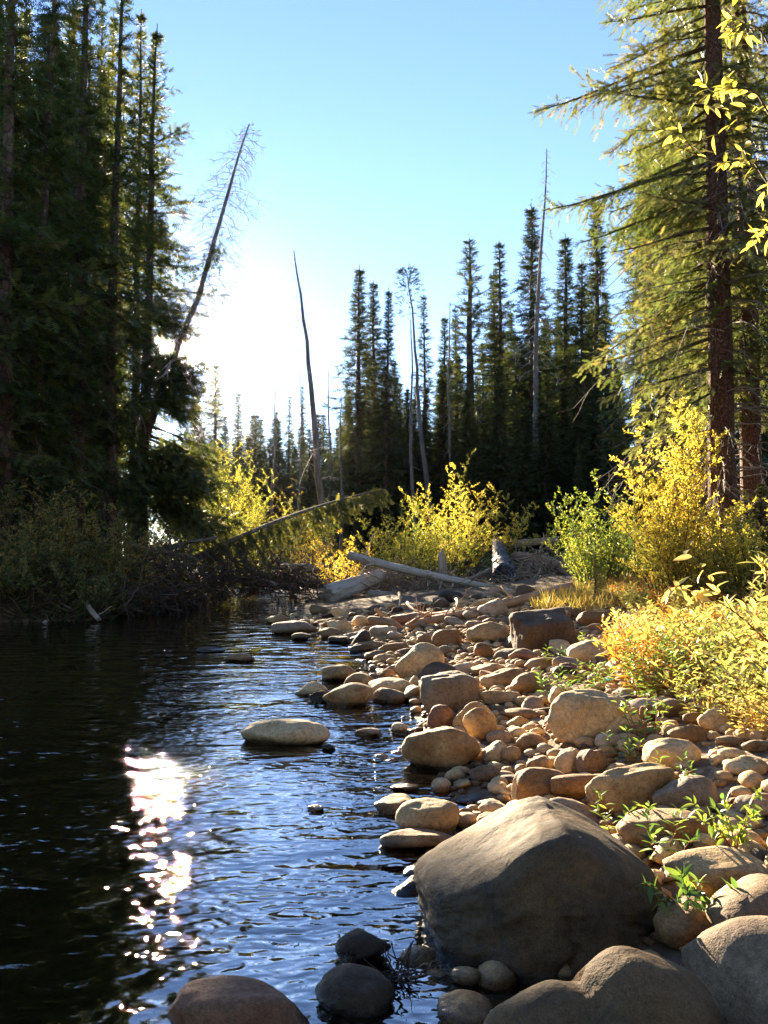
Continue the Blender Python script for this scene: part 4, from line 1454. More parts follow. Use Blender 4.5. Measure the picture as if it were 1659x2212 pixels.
# the big foreground boulder
PL = [((-1, -.1, 0), .86), ((0, 0, 1), .84), ((.05, -1, .25), .8), ((.8, -.65, .1), .84), ((1, .1, 0), .9), ((0, 1, .1), .85), ((-.65, -.75, .1), .84)]
PL_OLD = [((-1, -.15, -.05), .80), ((-.72, -.25, .66), .53), ((-.9, -.2, .35), .68), ((.10, -.1, .95), .82), ((.62, -.25, .72), .64), ((-.05, -1, .35), .78), ((.5, -.85, .1), .82), ((1, -.1, .1), .92), ((0, 1, .2), .85),
      ((-.55, -.8, .1), .84), ((-.1, .5, .85), .84)]
base = on_ground(1150, 2120)
V, F = rock_shape(101, 6, planes=PL, p=12, lump=.075, fine=.02)
D0 = base.y
lo_, hi_ = V.min(0), V.max(0)
V = (V - (lo_ + hi_) / 2) / ((hi_ - lo_) / 2)
fx_ = np.interp(V[:, 0], [-1, -.86, -.67, -.44, -.21, -.05, .12, .3, .55, .78, 1], [.33, .41, .51, .67, .85, .95, 1, .92, .76, .58, .40])
V[:, 2] = np.where(V[:, 2] > -.2, -.2 + (V[:, 2] + .2) * fx_, V[:, 2])
# a crack running down the front face, and a few chipped hollows
zt_ = np.clip((.25 - V[:, 2]) / .9, 0, 1)
cxk = .02 + .10 * np.sin(zt_ * 5.0) - .10 * zt_ + .02 * np.sin(zt_ * 23)
dk = np.abs(V[:, 0] - cxk)
fr_ = (V[:, 1] < -.2) & (V[:, 2] < .25) & (V[:, 2] > -.75)
V[:, 1] += np.where(fr_, .045 * np.exp(-(dk / .022) ** 2) + .02 * (V[:, 0] > cxk) * np.exp(-(dk / .2)), 0)
for px_, py_, pz_, pr_ in ((.25, -.4, .55, .13), (-.4, -.5, .1, .16), (.5, -.6, .0, .18), (-.15, -.3, .75, .1)):
    dd_ = ((V[:, 0] - px_) ** 2 + (V[:, 1] - py_) ** 2 + (V[:, 2] - pz_) ** 2)
    V *= (1 - .05 * np.exp(-dd_ / pr_ ** 2))[:, None]
put_rock('foreground_boulder', (at_y(1162, 1900, D0 + .42).x, D0 + .40, .115), (.50, .46, .35), 0, V, F, 'boulder', 'huge rounded grey-brown boulder in the foreground at the water edge')

# two-lobed boulder in the front
V, F = rock_shape(102, 5, ncut=5, p=8, lump=.05, fine=.012)
waist = np.exp(-((V[:, 0] + .12) / .22) ** 2)
V[:, 2] *= 1 - .34 * waist
V[:, 2] *= np.where(V[:, 0] < -.1, .78, 1.0)
V[:, 1] *= 1 - .15 * waist
put_rock('two_lobed_boulder', (.63, 2.46, .135), (.36, .22, .20), math.radians(6), V, F, 'boulder', 'low two-lobed brown boulder in front of the huge boulder')
V, F = rock_shape(103, 5, ncut=6, p=9, lump=.06, fine=.015)
put_rock('corner_boulder', (1.36, 2.58, .07), (.44, .30, .28), math.radians(-20), V, F, 'pale', 'pale grey slab boulder in the bottom right corner')

H = [
    # foreground
    ('stone', zc(1322, 403, 1490, 525), 'tan', 'squarish tan stone wedged right of the huge boulder under the green leaves', dict(kd=.9, flat=.62, minh=.6)),
    ('boulder', zc(1365, 222, 1700, 365), 'tan', 'long flat-backed boulder at the right margin behind the green sprig', dict(kd=.6, flat=.6)),
    ('stone', zc(1500, 515, 1680, 615), 'pale', 'speckled grey stone at the right margin above the corner slab', dict(kd=.9)),
    ('stone', zc(893, 595, 975, 650), 'tan', 'small brown stone squeezed under the front of the huge boulder', dict(kd=.9)),
    ('stone', zc(600, 695, 790, 790), 'tan', 'angular tan stone at the bottom edge left of the two-lobed boulder', dict(kd=.9, p=18)),
    ('stone', zc(262, 470, 440, 572), 'dark', 'lone dark wet stone in the blue water left of the huge boulder', dict(water=True, kd=.8, p=14)),
    ('boulder', zc(195, 605, 452, 745), 'dark', 'dark brown wet boulder in the water at the bottom, behind the reddish one', dict(water=True, kd=.8, flat=.75)),
    ('boulder', zc(-300, 655, 160, 860), 'red', 'reddish-brown boulder cut off by the bottom edge', dict(water=True, kd=.6, flat=.7, sunk=.5)),
    ('stone', zc(460, 45, 668, 152), 'tan', 'blocky tan stone with a flat top at the water edge behind the huge boulder', dict(water=True, kd=.75, flat=.72, p=18, minh=.5)),
    ('stone', zc(408, 142, 650, 205), 'tan', 'long flat stone lying low in the water in front of the blocky tan one', dict(water=True, kd=.5, flat=.7)),
    ('stone', zc(1200, 78, 1500, 205), 'tan', 'broad brown boulder directly behind the right shoulder of the huge boulder', dict(kd=.7, flat=.75)),
    ('stone', zc(730, 42, 842, 100), 'tan', 'small rounded stone tucked behind the left shoulder of the huge boulder', dict(kd=.8)),
    ('stone', zc(722, 85, 790, 135), 'tan', 'small stone half hidden by the left shoulder of the huge boulder', dict(kd=.8)),
    ('stone', zc(650, 70, 712, 118), 'dark', 'dark wet stone just right of the blocky tan one', dict(water=True, kd=.8)),
    # bar, near
    ('stone', zb(388, 767, 545, 830), 'tan', 'smooth oval stone in the water behind the blocky tan one', dict(water=True, kd=.8)),
    ('stone', zb(440, 728, 535, 752), 'dark', 'flat wet stone barely above the water in front of the cracked boulder', dict(water=True, kd=.7)),
    ('stone', zb(655, 757, 778, 798), 'dark', 'glistening dark flat stone at the water edge behind the huge boulder', dict(water=True, kd=.7)),
    ('boulder', zb(482, 540, 735, 688), 'tan', 'cracked dark-tan boulder at the water edge in the middle of the bar', dict(kd=.7, p=14, sub=5, water=True)),
    ('boulder', zb(-50, 518, 237, 605), 'tan', 'wide humped boulder alone in the middle of the stream', dict(water=True, kd=.55, sub=5, ncut=5, p=7)),
    ('stone', zb(215, 597, 262, 620), 'dark', 'small dark stone at the right foot of the humped midstream boulder', dict(water=True)),
    ('stone', zb(322, 545, 410, 572), 'tan', 'flat stone in the water between the humped boulder and the bar', dict(water=True, kd=.7)),
    ('stone', zb(700, 668, 808, 727), 'dark', 'dark wedge-shaped wet stone right of the cracked boulder', dict(kd=.8, p=18)),
    ('stone', zb(740, 590, 828, 660), 'tan', 'egg-shaped stone standing right behind the cracked boulder', dict(kd=.8)),
    ('stone', zb(800, 605, 868, 660), 'tan', 'brown round stone right of the egg-shaped one', dict(kd=.8)),
    ('stone', zb(848, 565, 952, 617), 'tan', 'pale oval stone lying above the brown round one', dict(kd=.7, p=8)),
    ('stone', zb(754, 555, 846, 597), 'grey', 'grey flat stone behind the egg-shaped one', dict(kd=.8)),
    ('stone', zb(820, 507, 892, 550), 'tan', 'bun-shaped tan stone in the middle of the bar', dict(kd=.9)),
    ('boulder', zb(560, 472, 652, 552), 'red', 'reddish triangular stone behind the cracked boulder', dict(kd=.8, p=18)),
    ('boulder', zb(645, 463, 797, 562), 'tan', 'double-humped tan boulder right of the reddish triangular stone', dict(kd=.7)),
    ('stone', zb(678, 484, 790, 587), 'tan', 'smooth slanting stone leaning on the double-humped boulder', dict(kd=.6)),
    ('boulder', zb(540, 365, 735, 502), 'grey', 'dark square-shouldered boulder at the water edge', dict(kd=.75, flat=.72, p=18, sub=5, minh=.6)),
    ('boulder', zb(458, 272, 617, 393), 'tan', 'upright smooth tan boulder behind the square-shouldered one', dict(kd=.75, p=9, sub=5, minh=.6)),
    ('stone', zb(220, 397, 384, 477), 'tan', 'round-backed stone, front one of the cluster in the water', dict(water=True, kd=.8, p=8, ncut=5)),
    ('stone', zb(130, 395, 240, 442), 'tan', 'leftmost stone of the cluster in the water', dict(water=True, kd=.8)),
    ('stone', zb(175, 425, 240, 460), 'dark', 'small wet stone between the leftmost and the round-backed one of the cluster', dict(water=True, kd=.8)),
    ('stone', zb(215, 340, 332, 397), 'tan', 'rearmost domed stone of the cluster in the water', dict(water=True, kd=.8, p=8)),
    ('stone', zb(288, 368, 392, 425), 'tan', 'wedge stone behind the round-backed one of the cluster', dict(water=True, kd=.8)),
    ('stone', zb(362, 385, 505, 442), 'tan', 'broad pale stone at the right of the cluster in the water', dict(water=True, kd=.7)),
    ('stone', zb(382, 418, 493, 469), 'grey', 'oval grey stone in front of the broad pale one of the cluster', dict(water=True, kd=.7, p=8)),
    ('stone', zb(400, 355, 462, 390), 'tan', 'small stone between the cluster and the upright smooth boulder', dict(water=True)),
    ('stone', zb(500, 378, 545, 430), 'tan', 'small stone at the left foot of the square-shouldered boulder', dict(water=True)),
    ('stone', zb(385, 306, 470, 342), 'tan', 'low stone in the shallows left of the upright smooth boulder', dict(water=True, kd=.8)),
    ('stone', zb(355, 294, 432, 330), 'dark', 'dark low stone in the shallows, outermost of the pair left of the upright boulder', dict(water=True, kd=.8)),
    ('stone', zb(400, 270, 512, 312), 'tan', 'long low stone behind the pair in the shallows', dict(water=True, kd=.5)),
    ('stone', zb(318, 265, 442, 295), 'tan', 'flat dark-sided stone in the far shallows', dict(water=True, kd=.6)),
    # far shallows
    ('stone', zb(48, 200, 202, 245), 'pale', 'largest pale stone in the far shallows, low and long', dict(water=True, kd=.6, p=8)),
    ('stone', zb(30, 178, 107, 210), 'tan', 'domed stone behind the largest pale one in the far shallows', dict(water=True)),
    ('stone', zb(118, 238, 184, 263), 'dark', 'small black wet stone in front of the largest pale one', dict(water=True)),
    ('stone', zb(205, 223, 281, 257), 'tan', 'round stone right of the largest pale one in the far shallows', dict(water=True)),
    ('stone', zb(235, 249, 307, 273), 'dark', 'flat dark stone in front of the round one in the far shallows', dict(water=True)),
    ('stone', zb(286, 235, 372, 264), 'pale', 'pale flat stone behind the dark domed one in the far shallows', dict(water=True)),
    ('stone', zb(308, 246, 376, 273), 'dark', 'dark domed stone in front of the pale flat one in the far shallows', dict(water=True)),
    ('stone', zb(205, 195, 268, 213), 'tan', 'thin flat stone just right of the largest pale one', dict(water=True)),
    ('stone', zb(150, 176, 186, 196), 'tan', 'small stone left of the group by the root end of the thick log', dict(water=True)),
    ('stone', zb(176, 180, 222, 202), 'pale', 'small bright stone below the root end of the thick log', dict(water=True)),
    ('stone', zb(205, 163, 268, 190), 'tan', 'slanting stone below the root end of the thick log', dict(water=True)),
    ('stone', zb(268, 175, 350, 205), 'grey', 'grey flat stone right below the thick log', dict(water=True)),
    ('stone', zb(440, 173, 570, 212), 'red', 'dark reddish long boulder at the foot of the sand bank', dict(kd=.6)),
    ('stone', zb(385, 213, 465, 233), 'tan', 'flat stone at the tip of the driftwood in the far shallows', dict(water=True)),
    ('stone', zb(-195, 285, -95, 303), 'dark', 'flat dark stone in midstream, left of the two beside the sparkling water', dict(water=True)),
    ('stone', zb(-100, 305, -5, 333), 'tan', 'low rounded stone in midstream, right of the two beside the sparkling water', dict(water=True)),
    ('stone', zb(170, 796, 225, 815), 'tan', 'tiny stone breaking the blue riffle', dict(water=True)),
    # bar, upper
    ('boulder', zb(848, 160, 1047, 307), 'dark', 'big dark boulder with a slanting flat top on the upper bar', dict(kd=.8, sub=5, p=20, minh=.6, planes=[((.10, -.30, .95), .62), ((0, -1, -.05), .7), ((-1, -.2, .1), .8), ((1, 0, .1), .86), ((-.5, -.8, -.3), .85), ((0, 1, 0), .8), ((.6, -.7, .3), .9), ((0, -.6, -.8), .85)], tilt=(0, -.18))),
    ('boulder', zb(1022, 263, 1177, 337), 'tan', 'pointed slab-like stone right of the flat-topped dark boulder', dict(kd=.7, p=18)),
    ('boulder', zb(1050, 168, 1167, 217), 'tan', 'flat-backed stone behind the flat-topped dark boulder', dict(kd=.7)),
    ('stone', zb(985, 252, 1032, 296), 'pale', 'small pale stone at the right foot of the flat-topped dark boulder', dict()),
    ('stone', zb(690, 203, 832, 270), 'tan', 'broad sloping sunlit stone left of the flat-topped dark boulder', dict(kd=.7, p=16)),
    ('stone', zb(575, 226, 674, 287), 'tan', 'rounded sunlit stone behind the upright smooth boulder', dict(kd=.8)),
    ('stone', zb(590, 280, 657, 316), 'grey', 'small grey stone in front of the rounded sunlit one', dict()),
    ('stone', zb(712, 270, 777, 321), 'tan', 'tan stone standing on edge left of the flat-topped dark boulder', dict(minh=.6)),
    ('stone', zb(780, 290, 882, 332), 'grey', 'grey-topped stone below the flat-topped dark boulder', dict()),
    ('stone', zb(880, 318, 977, 362), 'tan', 'tan stone with a bright top below the flat-topped boulder', dict()),
    ('stone', zb(970, 343, 1052, 387), 'dark', 'brown stone with a scooped top right of the bright-topped one', dict()),
    ('stone', zb(700, 338, 814, 377), 'tan', 'low slanting slab right of the upright smooth boulder', dict(kd=.6)),
    ('stone', zb(735, 355, 902, 420), 'tan', 'long slanting slab right of the square-shouldered boulder', dict(kd=.5)),
    ('stone', zb(830, 368, 972, 437), 'tan', 'big pitted tan stone in the middle of the upper bar', dict(kd=.7)),
    ('stone', zb(735, 425, 872, 472), 'tan', 'flat sunlit slab in front of the long slanting one', dict(kd=.6)),
    ('stone', zb(800, 483, 932, 522), 'tan', 'thin-edged slab behind the bun-shaped stone', dict(kd=.6)),
    ('stone', zb(958, 405, 1047, 482), 'tan', 'blunt upright stone beside the green sprouts', dict(minh=.6)),
    ('boulder', zb(965, 428, 1232, 587), 'tan', 'largest slab of the bar, sloping up to the right', dict(kd=.6, sub=5, p=16, planes=None)),
    ('boulder', zb(1082, 488, 1264, 577), 'tan', 'sunlit-topped boulder lying against the largest slab', dict(kd=.6, dz=.02)),
    ('stone', zb(1108, 563, 1172, 612), 'pale', 'small bright stone below the sunlit-topped boulder', dict()),
    ('stone', zb(980, 613, 1072, 702), 'tan', 'upright rounded stone at the middle of the near bar', dict(minh=.6)),
    ('stone', zb(1050, 613, 1167, 707), 'dark', 'dark crumbling earthy stone right of the upright rounded one', dict(p=18, lump=.18)),
    ('stone', zb(885, 640, 977, 697), 'tan', 'slanted stone left of the upright rounded one', dict()),
    ('boulder', zb(855, 678, 1042, 787), 'tan', 'lumpy tan boulder just behind the huge boulder', dict(kd=.7, lump=.14)),
    ('boulder', zb(966, 702, 1168, 777), 'tan', 'long loaf-shaped boulder behind the right side of the huge boulder', dict(kd=.5, p=9)),
    ('boulder', zb(1085, 672, 1402, 822), 'tan', 'long cracked brown ledge boulder at the right of the near bar', dict(kd=.45, sub=5, flat=.7, p=18)),
    ('boulder', zb(1280, 583, 1465, 682), 'tan', 'brown boulder under the yellow leaves at the right', dict(kd=.7)),
    ('boulder', zb(1310, 703, 1535, 832), 'pale', 'pale rough boulder with a sunlit face at the right margin', dict(kd=.7, p=18)),
    ('stone', zb(1228, 163, 1312, 207), 'grey', 'grey stone on the far right of the upper bar', dict()),
    ('stone', zb(1310, 200, 1402, 237), 'tan', 'flat tan stone at the edge of the leaves on the upper bar', dict()),
    ('boulder', zb(1540, 640, 1680, 710), 'tan', 'brown stone at the right margin under the leafy plants', dict()),
    ('boulder', zb(1570, 770, 1700, 850), 'pale', 'bright pale boulder at the right margin above the long flat-backed one', dict()),
    ('boulder', zb(1615, 365, 1690, 455), 'tan', 'brown boulder peeping through the leaves at the right margin', dict(dz=.12)),
    ('stone', zb(833, 706, 880, 785), 'tan', 'narrow upright stone at the water edge left of the lumpy boulder', dict(minh=.8)),
    ('stone', zb(1200, 480, 1252, 520), 'tan', 'small tan stone behind the sunlit-topped boulder', dict()),
    ('stone', zb(1250, 470, 1300, 525), 'tan', 'small stone at the left edge of the leafy plants', dict()),
]
for i, (nm, bx_, mt, lab, kw) in enumerate(H):
    kw = dict(kw)
    sd = kw.pop('seed', 200 + i * 3)
    rock_px({'stone': 'river_stone', 'boulder': 'river_boulder'}[nm], *bx_, mt, lab, sd, cat='stone' if nm == 'stone' else 'boulder', **kw)

# cobbles: the countable ones, each an object of its own
shapes = []
for k in range(16):
    V, F = rock_shape(700 + k, 3, 7, 18 if k % 2 else 12, .13, .03, None, .65 if k % 3 == 0 else 0)
    lo, hi = V.min(0), V.max(0)
    U = (V - (lo + hi) / 2) / ((hi - lo) / 2)
    shapes.append((U, F))
COB = {}


def cob_mesh(k, mt):
    if (k, mt) not in COB:
        mb = MB()
        mb.add(shapes[k][0], None, shapes[k][1])
        COB[(k, mt)] = mb.mesh('cobble_' + mt, M[mt])
    return COB[(k, mt)]


rg = np.random.default_rng(99)
taken = [(x, y, .85 * max(a, .5 * b), .85 * b) for x, y, a, b in ROCKS]


def free(x, y, r):
    for (X, Yq, a, b) in taken:
        if ((x - X) / (a + r)) ** 2 + ((y - Yq) / (b + r)) ** 2 < .80:
            return False
    return True


named = [(x, y, l) for x, y, l in RNAMES]
cname = {'tan': 'tan', 'grey': 'grey', 'red': 'reddish', 'dark': 'dark', 'pale': 'pale'}
SHORT = [('foreground_boulder', 'the huge foreground boulder')]
MARKS = [(o[0], o[1], o[2]) for o in named if any(k in o[2] for k in ('cracked dark-tan', 'square-shouldered boulder at', 'upright smooth tan', 'big dark boulder', 'largest slab', 'huge rounded', 'ledge boulder', 'pitted tan', 'lumpy tan', 'double-humped tan', 'pointed slab-like', 'broad sloping sunlit', 'rounded sunlit stone behind', 'flat-backed stone behind', 'dark reddish long'))]
KEYS = {'cracked dark-tan': 'the cracked boulder', 'square-shouldered boulder at': 'the square-shouldered boulder', 'upright smooth tan': 'the upright smooth boulder', 'big dark boulder': 'the flat-topped dark boulder',
        'largest slab': 'the largest slab', 'huge rounded': 'the huge boulder', 'ledge boulder': 'the cracked ledge boulder', 'pitted tan': 'the pitted tan stone', 'lumpy tan': 'the lumpy boulder', 'double-humped tan': 'the double-humped boulder',
        'pointed slab-like': 'the pointed slab', 'broad sloping sunlit': 'the broad sloping stone', 'rounded sunlit stone behind': 'the rounded sunlit stone', 'flat-backed stone behind': 'the flat-backed stone', 'dark reddish long': 'the dark reddish boulder'}


def cob_label(x, y, mt, flat, r):
    best = min(MARKS, key=lambda m: (m[0] - x) ** 2 + (m[1] - y) ** 2)
    nm = next(v for k, v in KEYS.items() if k in best[2])
    dx, dy = x - best[0], y - best[1]
    if abs(dx) > abs(dy):
        rel = 'to the right of' if dx > 0 else 'to the left of'
    else:
        rel = 'behind' if dy > 0 else 'in front of'
    size = 'fist-sized' if r < .075 else ('larger' if r > .14 else 'mid-sized')
    dist = 'close' if dx * dx + dy * dy < .8 ** 2 else ('a pace' if dx * dx + dy * dy < 1.7 ** 2 else 'well')
    return f"{size} {'flat' if flat else 'rounded'} {cname[mt]} cobble lying {dist} {rel} {nm}"


placed = 0
cands = []
for k in range(9000):
    y = 2.6 + 16.5 * rg.random() ** 1.15
    x = rg.uniform(-2.5, .46 * y + .6)
    cands.append((x, y))
cx_, cy_ = np.array([c[0] for c in cands]), np.array([c[1] for c in cands])
dr_, dl_ = shore_dist(cx_, cy_)
hz_ = ground_h(cx_, cy_)
small = MB()
cnt_small = 0
for k, (x, y) in enumerate(cands):
    d = dr_[k]
    if d < -.35 or d > 6.2:
        continue
    if d < 0 and rg.random() < .65:
        continue
    if x > 0.27 * y + 1.0 and rg.random() < .8:
        continue
    scale_px = 829.5 / TU / y
    r = min(.26, .045 * math.exp(rg.normal(.55, .55)) * (1 + .02 * y))
    if placed < 290 and r * 2 * scale_px * 768 / 1659 > 8.5:
        if not free(x, y, r * .85):
            continue
        mt = rg.choice(['tan', 'tan', 'tan', 'grey', 'grey', 'red', 'pale', 'pale', 'dark'] if d > .1 else ['dark', 'tan', 'grey'])
        kk = int(rg.integers(16))
        o = link('river_cobble', cob_mesh(kk, str(mt)))
        fl = rg.random() < .45
        ax = np.array([r * rg.uniform(1.0, 1.6), r * rg.uniform(.65, 1.0), r * (rg.uniform(.36, .52) if fl else rg.uniform(.55, .8))])
        o.scale = ax
        o.location = (x, y, hz_[k] + ax[2] * .45)
        o.rotation_euler = (rg.normal(-.15, .22), rg.normal(0, .22), rg.normal(.2, .6))
        thing(o, cob_label(x, y, str(mt), fl, r), 'cobble', 'cobbles of the river bar')
        taken.append((x, y, r, r))
        placed += 1
    elif cnt_small < 1500:
        r = min(r, .075) * rg.uniform(.6, 1)
        if not free(x, y, r * .4):
            continue
        V0, F0 = ico(2)
        kk = int(rg.integers(16))
        a = rg.random() * 6.28
        sc_ = np.array([r * 1.2, r * .9, r * .65])
        U = V0 * (1 + .14 * vnoise(V0 * 1.5 + k, 5))[:, None] * sc_
        R_ = np.array([[math.cos(a), -math.sin(a), 0], [math.sin(a), math.cos(a), 0], [0, 0, 1]])
        small.add(U @ R_.T + np.array([x, y, hz_[k] + r * .3]), None, F0)
        taken.append((x, y, r * .8, r * .8)) if r > .05 else None
        cnt_small += 1
print('cobbles', placed, 'small', cnt_small)
o = link('gravel_stones', small.mesh('gravel_stones', M['tan']))
o['kind'] = 'stuff'
o['label'] = 'small stones filling the gaps between the cobbles'
# fine gravel
fine = MB()
V0, F0 = ico(1)
n = 5200
yy = 2.4 + 13 * rg.random(n) ** 1.5
xx = rg.uniform(-1.5, 1, n) + (.40 * yy) * rg.random(n)
dr_, _ = shore_dist(xx, yy)
ok = (dr_ > -.8) & (dr_ < 5)
xx, yy = xx[ok], yy[ok]
zz = ground_h(xx, yy)
rr = .012 + .022 * rg.random(len(xx)) ** 2 + .0012 * yy
ang = rg.random(len(xx)) * 6.28
Mx = np.zeros((len(xx), 3, 3))
Mx[:, 0, 0], Mx[:, 0, 1], Mx[:, 1, 0], Mx[:, 1, 1], Mx[:, 2, 2] = np.cos(ang) * rr * 1.3, -np.sin(ang) * rr, np.sin(ang) * rr * 1.3, np.cos(ang) * rr, rr * .7
scatter(fine, V0 * (1 + .15 * vnoise(V0 * 2, 3))[:, None], None, F0, Mx, np.stack([xx, yy, zz + rr * .2], -1), np.full(len(xx), .5))
o = link('gravel', fine.mesh('gravel', M['tan']))
o['kind'] = 'stuff'
o['label'] = 'fine gravel between the stones of the bar'

# ------------------------------------------------------------------ leafy plants on the right bank
def herb_mesh(seed, h, nst, nl, leaf, spread, tint0, mat, key):
    rg = np.random.default_rng(seed)
    st = MB()
    P_, D_, S_, T_ = [], [], [], []
    for i in range(nst):
        az = rg.random() * 6.28
        k = rg.random() ** .6
        hh = h * (.6 + .5 * rg.random())
        b0 = np.array([math.cos(az), math.sin(az), 0]) * spread * .45 * k
        s = np.linspace(0, 1, 6)
        P = b0 + np.outer(s ** 1.5 * spread * .6 * k, [math.cos(az), math.sin(az), 0])
        P[:, 2] = hh * s * (1 - .12 * s * k) - .03
        P += rg.normal(0, .012, P.shape) * s[:, None]
        tube(st, P, .0035 * (1 - .6 * s), 4, cap=False)
        tn = tint0 + rg.normal(0, .16)
        a0 = rg.random() * 6.28
        for j in range(nl):
            u = .15 + .85 * (j + .5) / nl
            p = np.array([np.interp(u, s, P[:, a]) for a in range(3)])
            a = a0 + j * 2.4
            up = -.1 + .9 * u
            d = np.array([math.cos(a), math.sin(a), up + rg.normal(0, .2)])
            P_.append(p)
            D_.append(d)
            S_.append(leaf * (.65 + .5 * rg.random()) * (1.05 - .35 * abs(u - .5)))
            T_.append(tn + rg.normal(0, .2) + .25 * (.5 - u))
    lf = MB()
    scatter(lf, LEAF4[0], None, LEAF4[1], frames(np.array(D_), rg.normal(0, .5, len(D_)), np.array(S_)), np.array(P_), np.clip(T_, 0, 1))
    return st.mesh(key + '_stems', M['twig_red']), lf.mesh(key + '_leaves', M[mat], False)


HERB = [herb_mesh(300 + k, .55, 26, 15, .09, .42, [.35, .45, .3, .4, .3][k], ['herb', 'herb_gold', 'herb', 'herb_gold', 'herb'][k], 'leafy_plant') for k in range(5)]
HERB += [herb_mesh(320, .5, 22, 15, .09, .42, .35, 'orange', 'orange_plant'), herb_mesh(321, .65, 20, 16, .095, .42, .6, 'herb_green', 'green_plant'),
         herb_mesh(322, .8, 12, 18, .095, .5, .3, 'herb', 'tall_plant')]
SPR = [herb_mesh(330 + k, .28, 6, 12, .075, .2, .5, 'herb_green', 'green_sprig') for k in range(3)]


def put_herb(kind, name, loc, sc, rz, label, group):
    e = empty(name, loc, rz)
    e.scale = (sc, sc, sc)
    a = link('stems', kind[0], e)
    a['kind'] = 'stuff'
    b = link('leaves', kind[1], e)
    b['kind'] = 'stuff'
    thing(e, label, 'plant', group)
    return e


rg = random.Random(8)
spots = []
for k in range(4000):
    y = rg.uniform(3.8, 13.5)
    xl = np.interp(y, [3.8, 5, 6, 7, 9, 11, 13.5], [9, 2.3, 2.05, 2.1, 2.5, 3.3, 4.1])
    x = rg.uniform(xl, max(xl, .47 * y + .5))
    if x < xl or x > .47 * y + .5:
        continue
    if all((x - a) ** 2 + (y - b) ** 2 > .30 ** 2 for a, b in spots):
        spots.append((x, y))
    if len(spots) >= 92:
        break


def plant_label(tone, x, y):
    best = min(RNAMES, key=lambda m: (m[0] - x) ** 2 + (m[1] - y) ** 2)
    dd = math.hypot(best[0] - x, best[1] - y)
    nm = min(MARKS, key=lambda m: (m[0] - x) ** 2 + (m[1] - y) ** 2)
    nm = next(v for k, v in KEYS.items() if k in nm[2])
    side = 'rightmost' if x > .40 * y else ('right of' if x > .30 * y else 'at the stony edge')
    depth = 'near' if y < 6.2 else ('middle' if y < 8.5 else ('upper' if y < 11 else 'far'))
    pl = {'rightmost': 'at the right margin', 'right of': 'amid the bank', 'at the stony edge': 'at the stony edge'}[side]
    return tone + f' leafy plant {pl}, {depth} part, by {nm}'


for k, (x, y) in enumerate(sorted(spots, key=lambda s: s[1])):
    gold = rg.random() < (.45 if y < 7 else .6)
    kx = rg.random()
    tone = 'golden' if gold else 'pale green'
    kd_ = HERB[rg.choice([1, 3])] if gold else HERB[rg.choice([0, 2, 4])]
    if kx < .27:
        kd_, tone = HERB[5], 'rusty orange'
    elif kx < .37:
        kd_, tone = HERB[6], 'fresh green'
    elif kx < .47:
        kd_, tone = HERB[7], 'tall pale green'
    zone = 'near the boulders at the right margin' if y < 6 else ('in the middle of the leafy bank' if y < 9 else 'on the upper leafy bank')
    put_herb(kd_, 'leafy_plant', (x, y, gh(x, y)), rg.uniform(.6, 1.35) * (1 if y < 8 else .72), rg.random() * 6.28, plant_label(tone, x, y), 'leafy plants of the right bank')
spr = [(1190, 1500, 'bright green sprout among the stones left of the largest slab'), (1275, 1482, 'green sprouts behind the largest slab near the turquoise scrap'), (1365, 1640, 'small green sprig below the sunlit-topped boulder'),
       (1400, 1590, 'green sprig at the left edge of the leafy plants'), (1195, 1432, 'tiny green tuft on the upper bar below the dark boulder'), (1255, 1388, 'green tuft right of the flat-topped dark boulder'),
       (1235, 1515, 'small dark green sprig on the left end of the largest slab'), (1425, 1850, 'thin red-stemmed sprig behind the huge boulder'), (1350, 1800, 'tiny yellow-green sprig at the shoulder of the huge boulder'),
       (1300, 1470, 'pale sprout at the edge of the golden plants'), (1450, 1700, 'green sprig beside the cracked ledge boulder')]
for k, (X, Y, lab) in enumerate(spr):
    p = on_ground(X, Y + 10)
    put_herb(SPR[k % 3], 'green_sprig', p, .8 + .35 * rg.random(), rg.random() * 6.28, lab, 'green sprigs among the stones')

# large-leaved plants close to the camera: every leaf is an object
lm = MB()
lm.add(*[(LEAF4[0] * np.array([1, 1.15, 1])), None, LEAF4[1]])
LEAFM = {}
for k, mt in enumerate(['herb_green', 'herb', 'willow_yellow', 'herb_gold']):
    for t_ in (.15, .4, .65, .9):
        mb = MB()
        s_ = 5
        u = np.linspace(0, 1, 7)
        wv = .15 * np.sin(np.pi * u ** .8) ** .9 if mt != 'willow_yellow' else .135 * np.sin(np.pi * u ** .85) ** .9
        zc_ = -.18 * u ** 2
        L_ = np.stack([u, wv, zc_ + wv * .35], -1)
        R_ = np.stack([u, -wv, zc_ + wv * .35], -1)
        Cc = np.stack([u, 0 * u, zc_], -1)
        V = np.concatenate([L_, Cc, R_])
        Q = []
        for i in range(6):
            Q += [(i + 7, i + 8, i + 1, i), (i + 14, i + 15, i + 8, i + 7)]
        mb.add(V, Q, None, t_)
        LEAFM[(mt, t_)] = mb.mesh('leaf', M[mt], True)


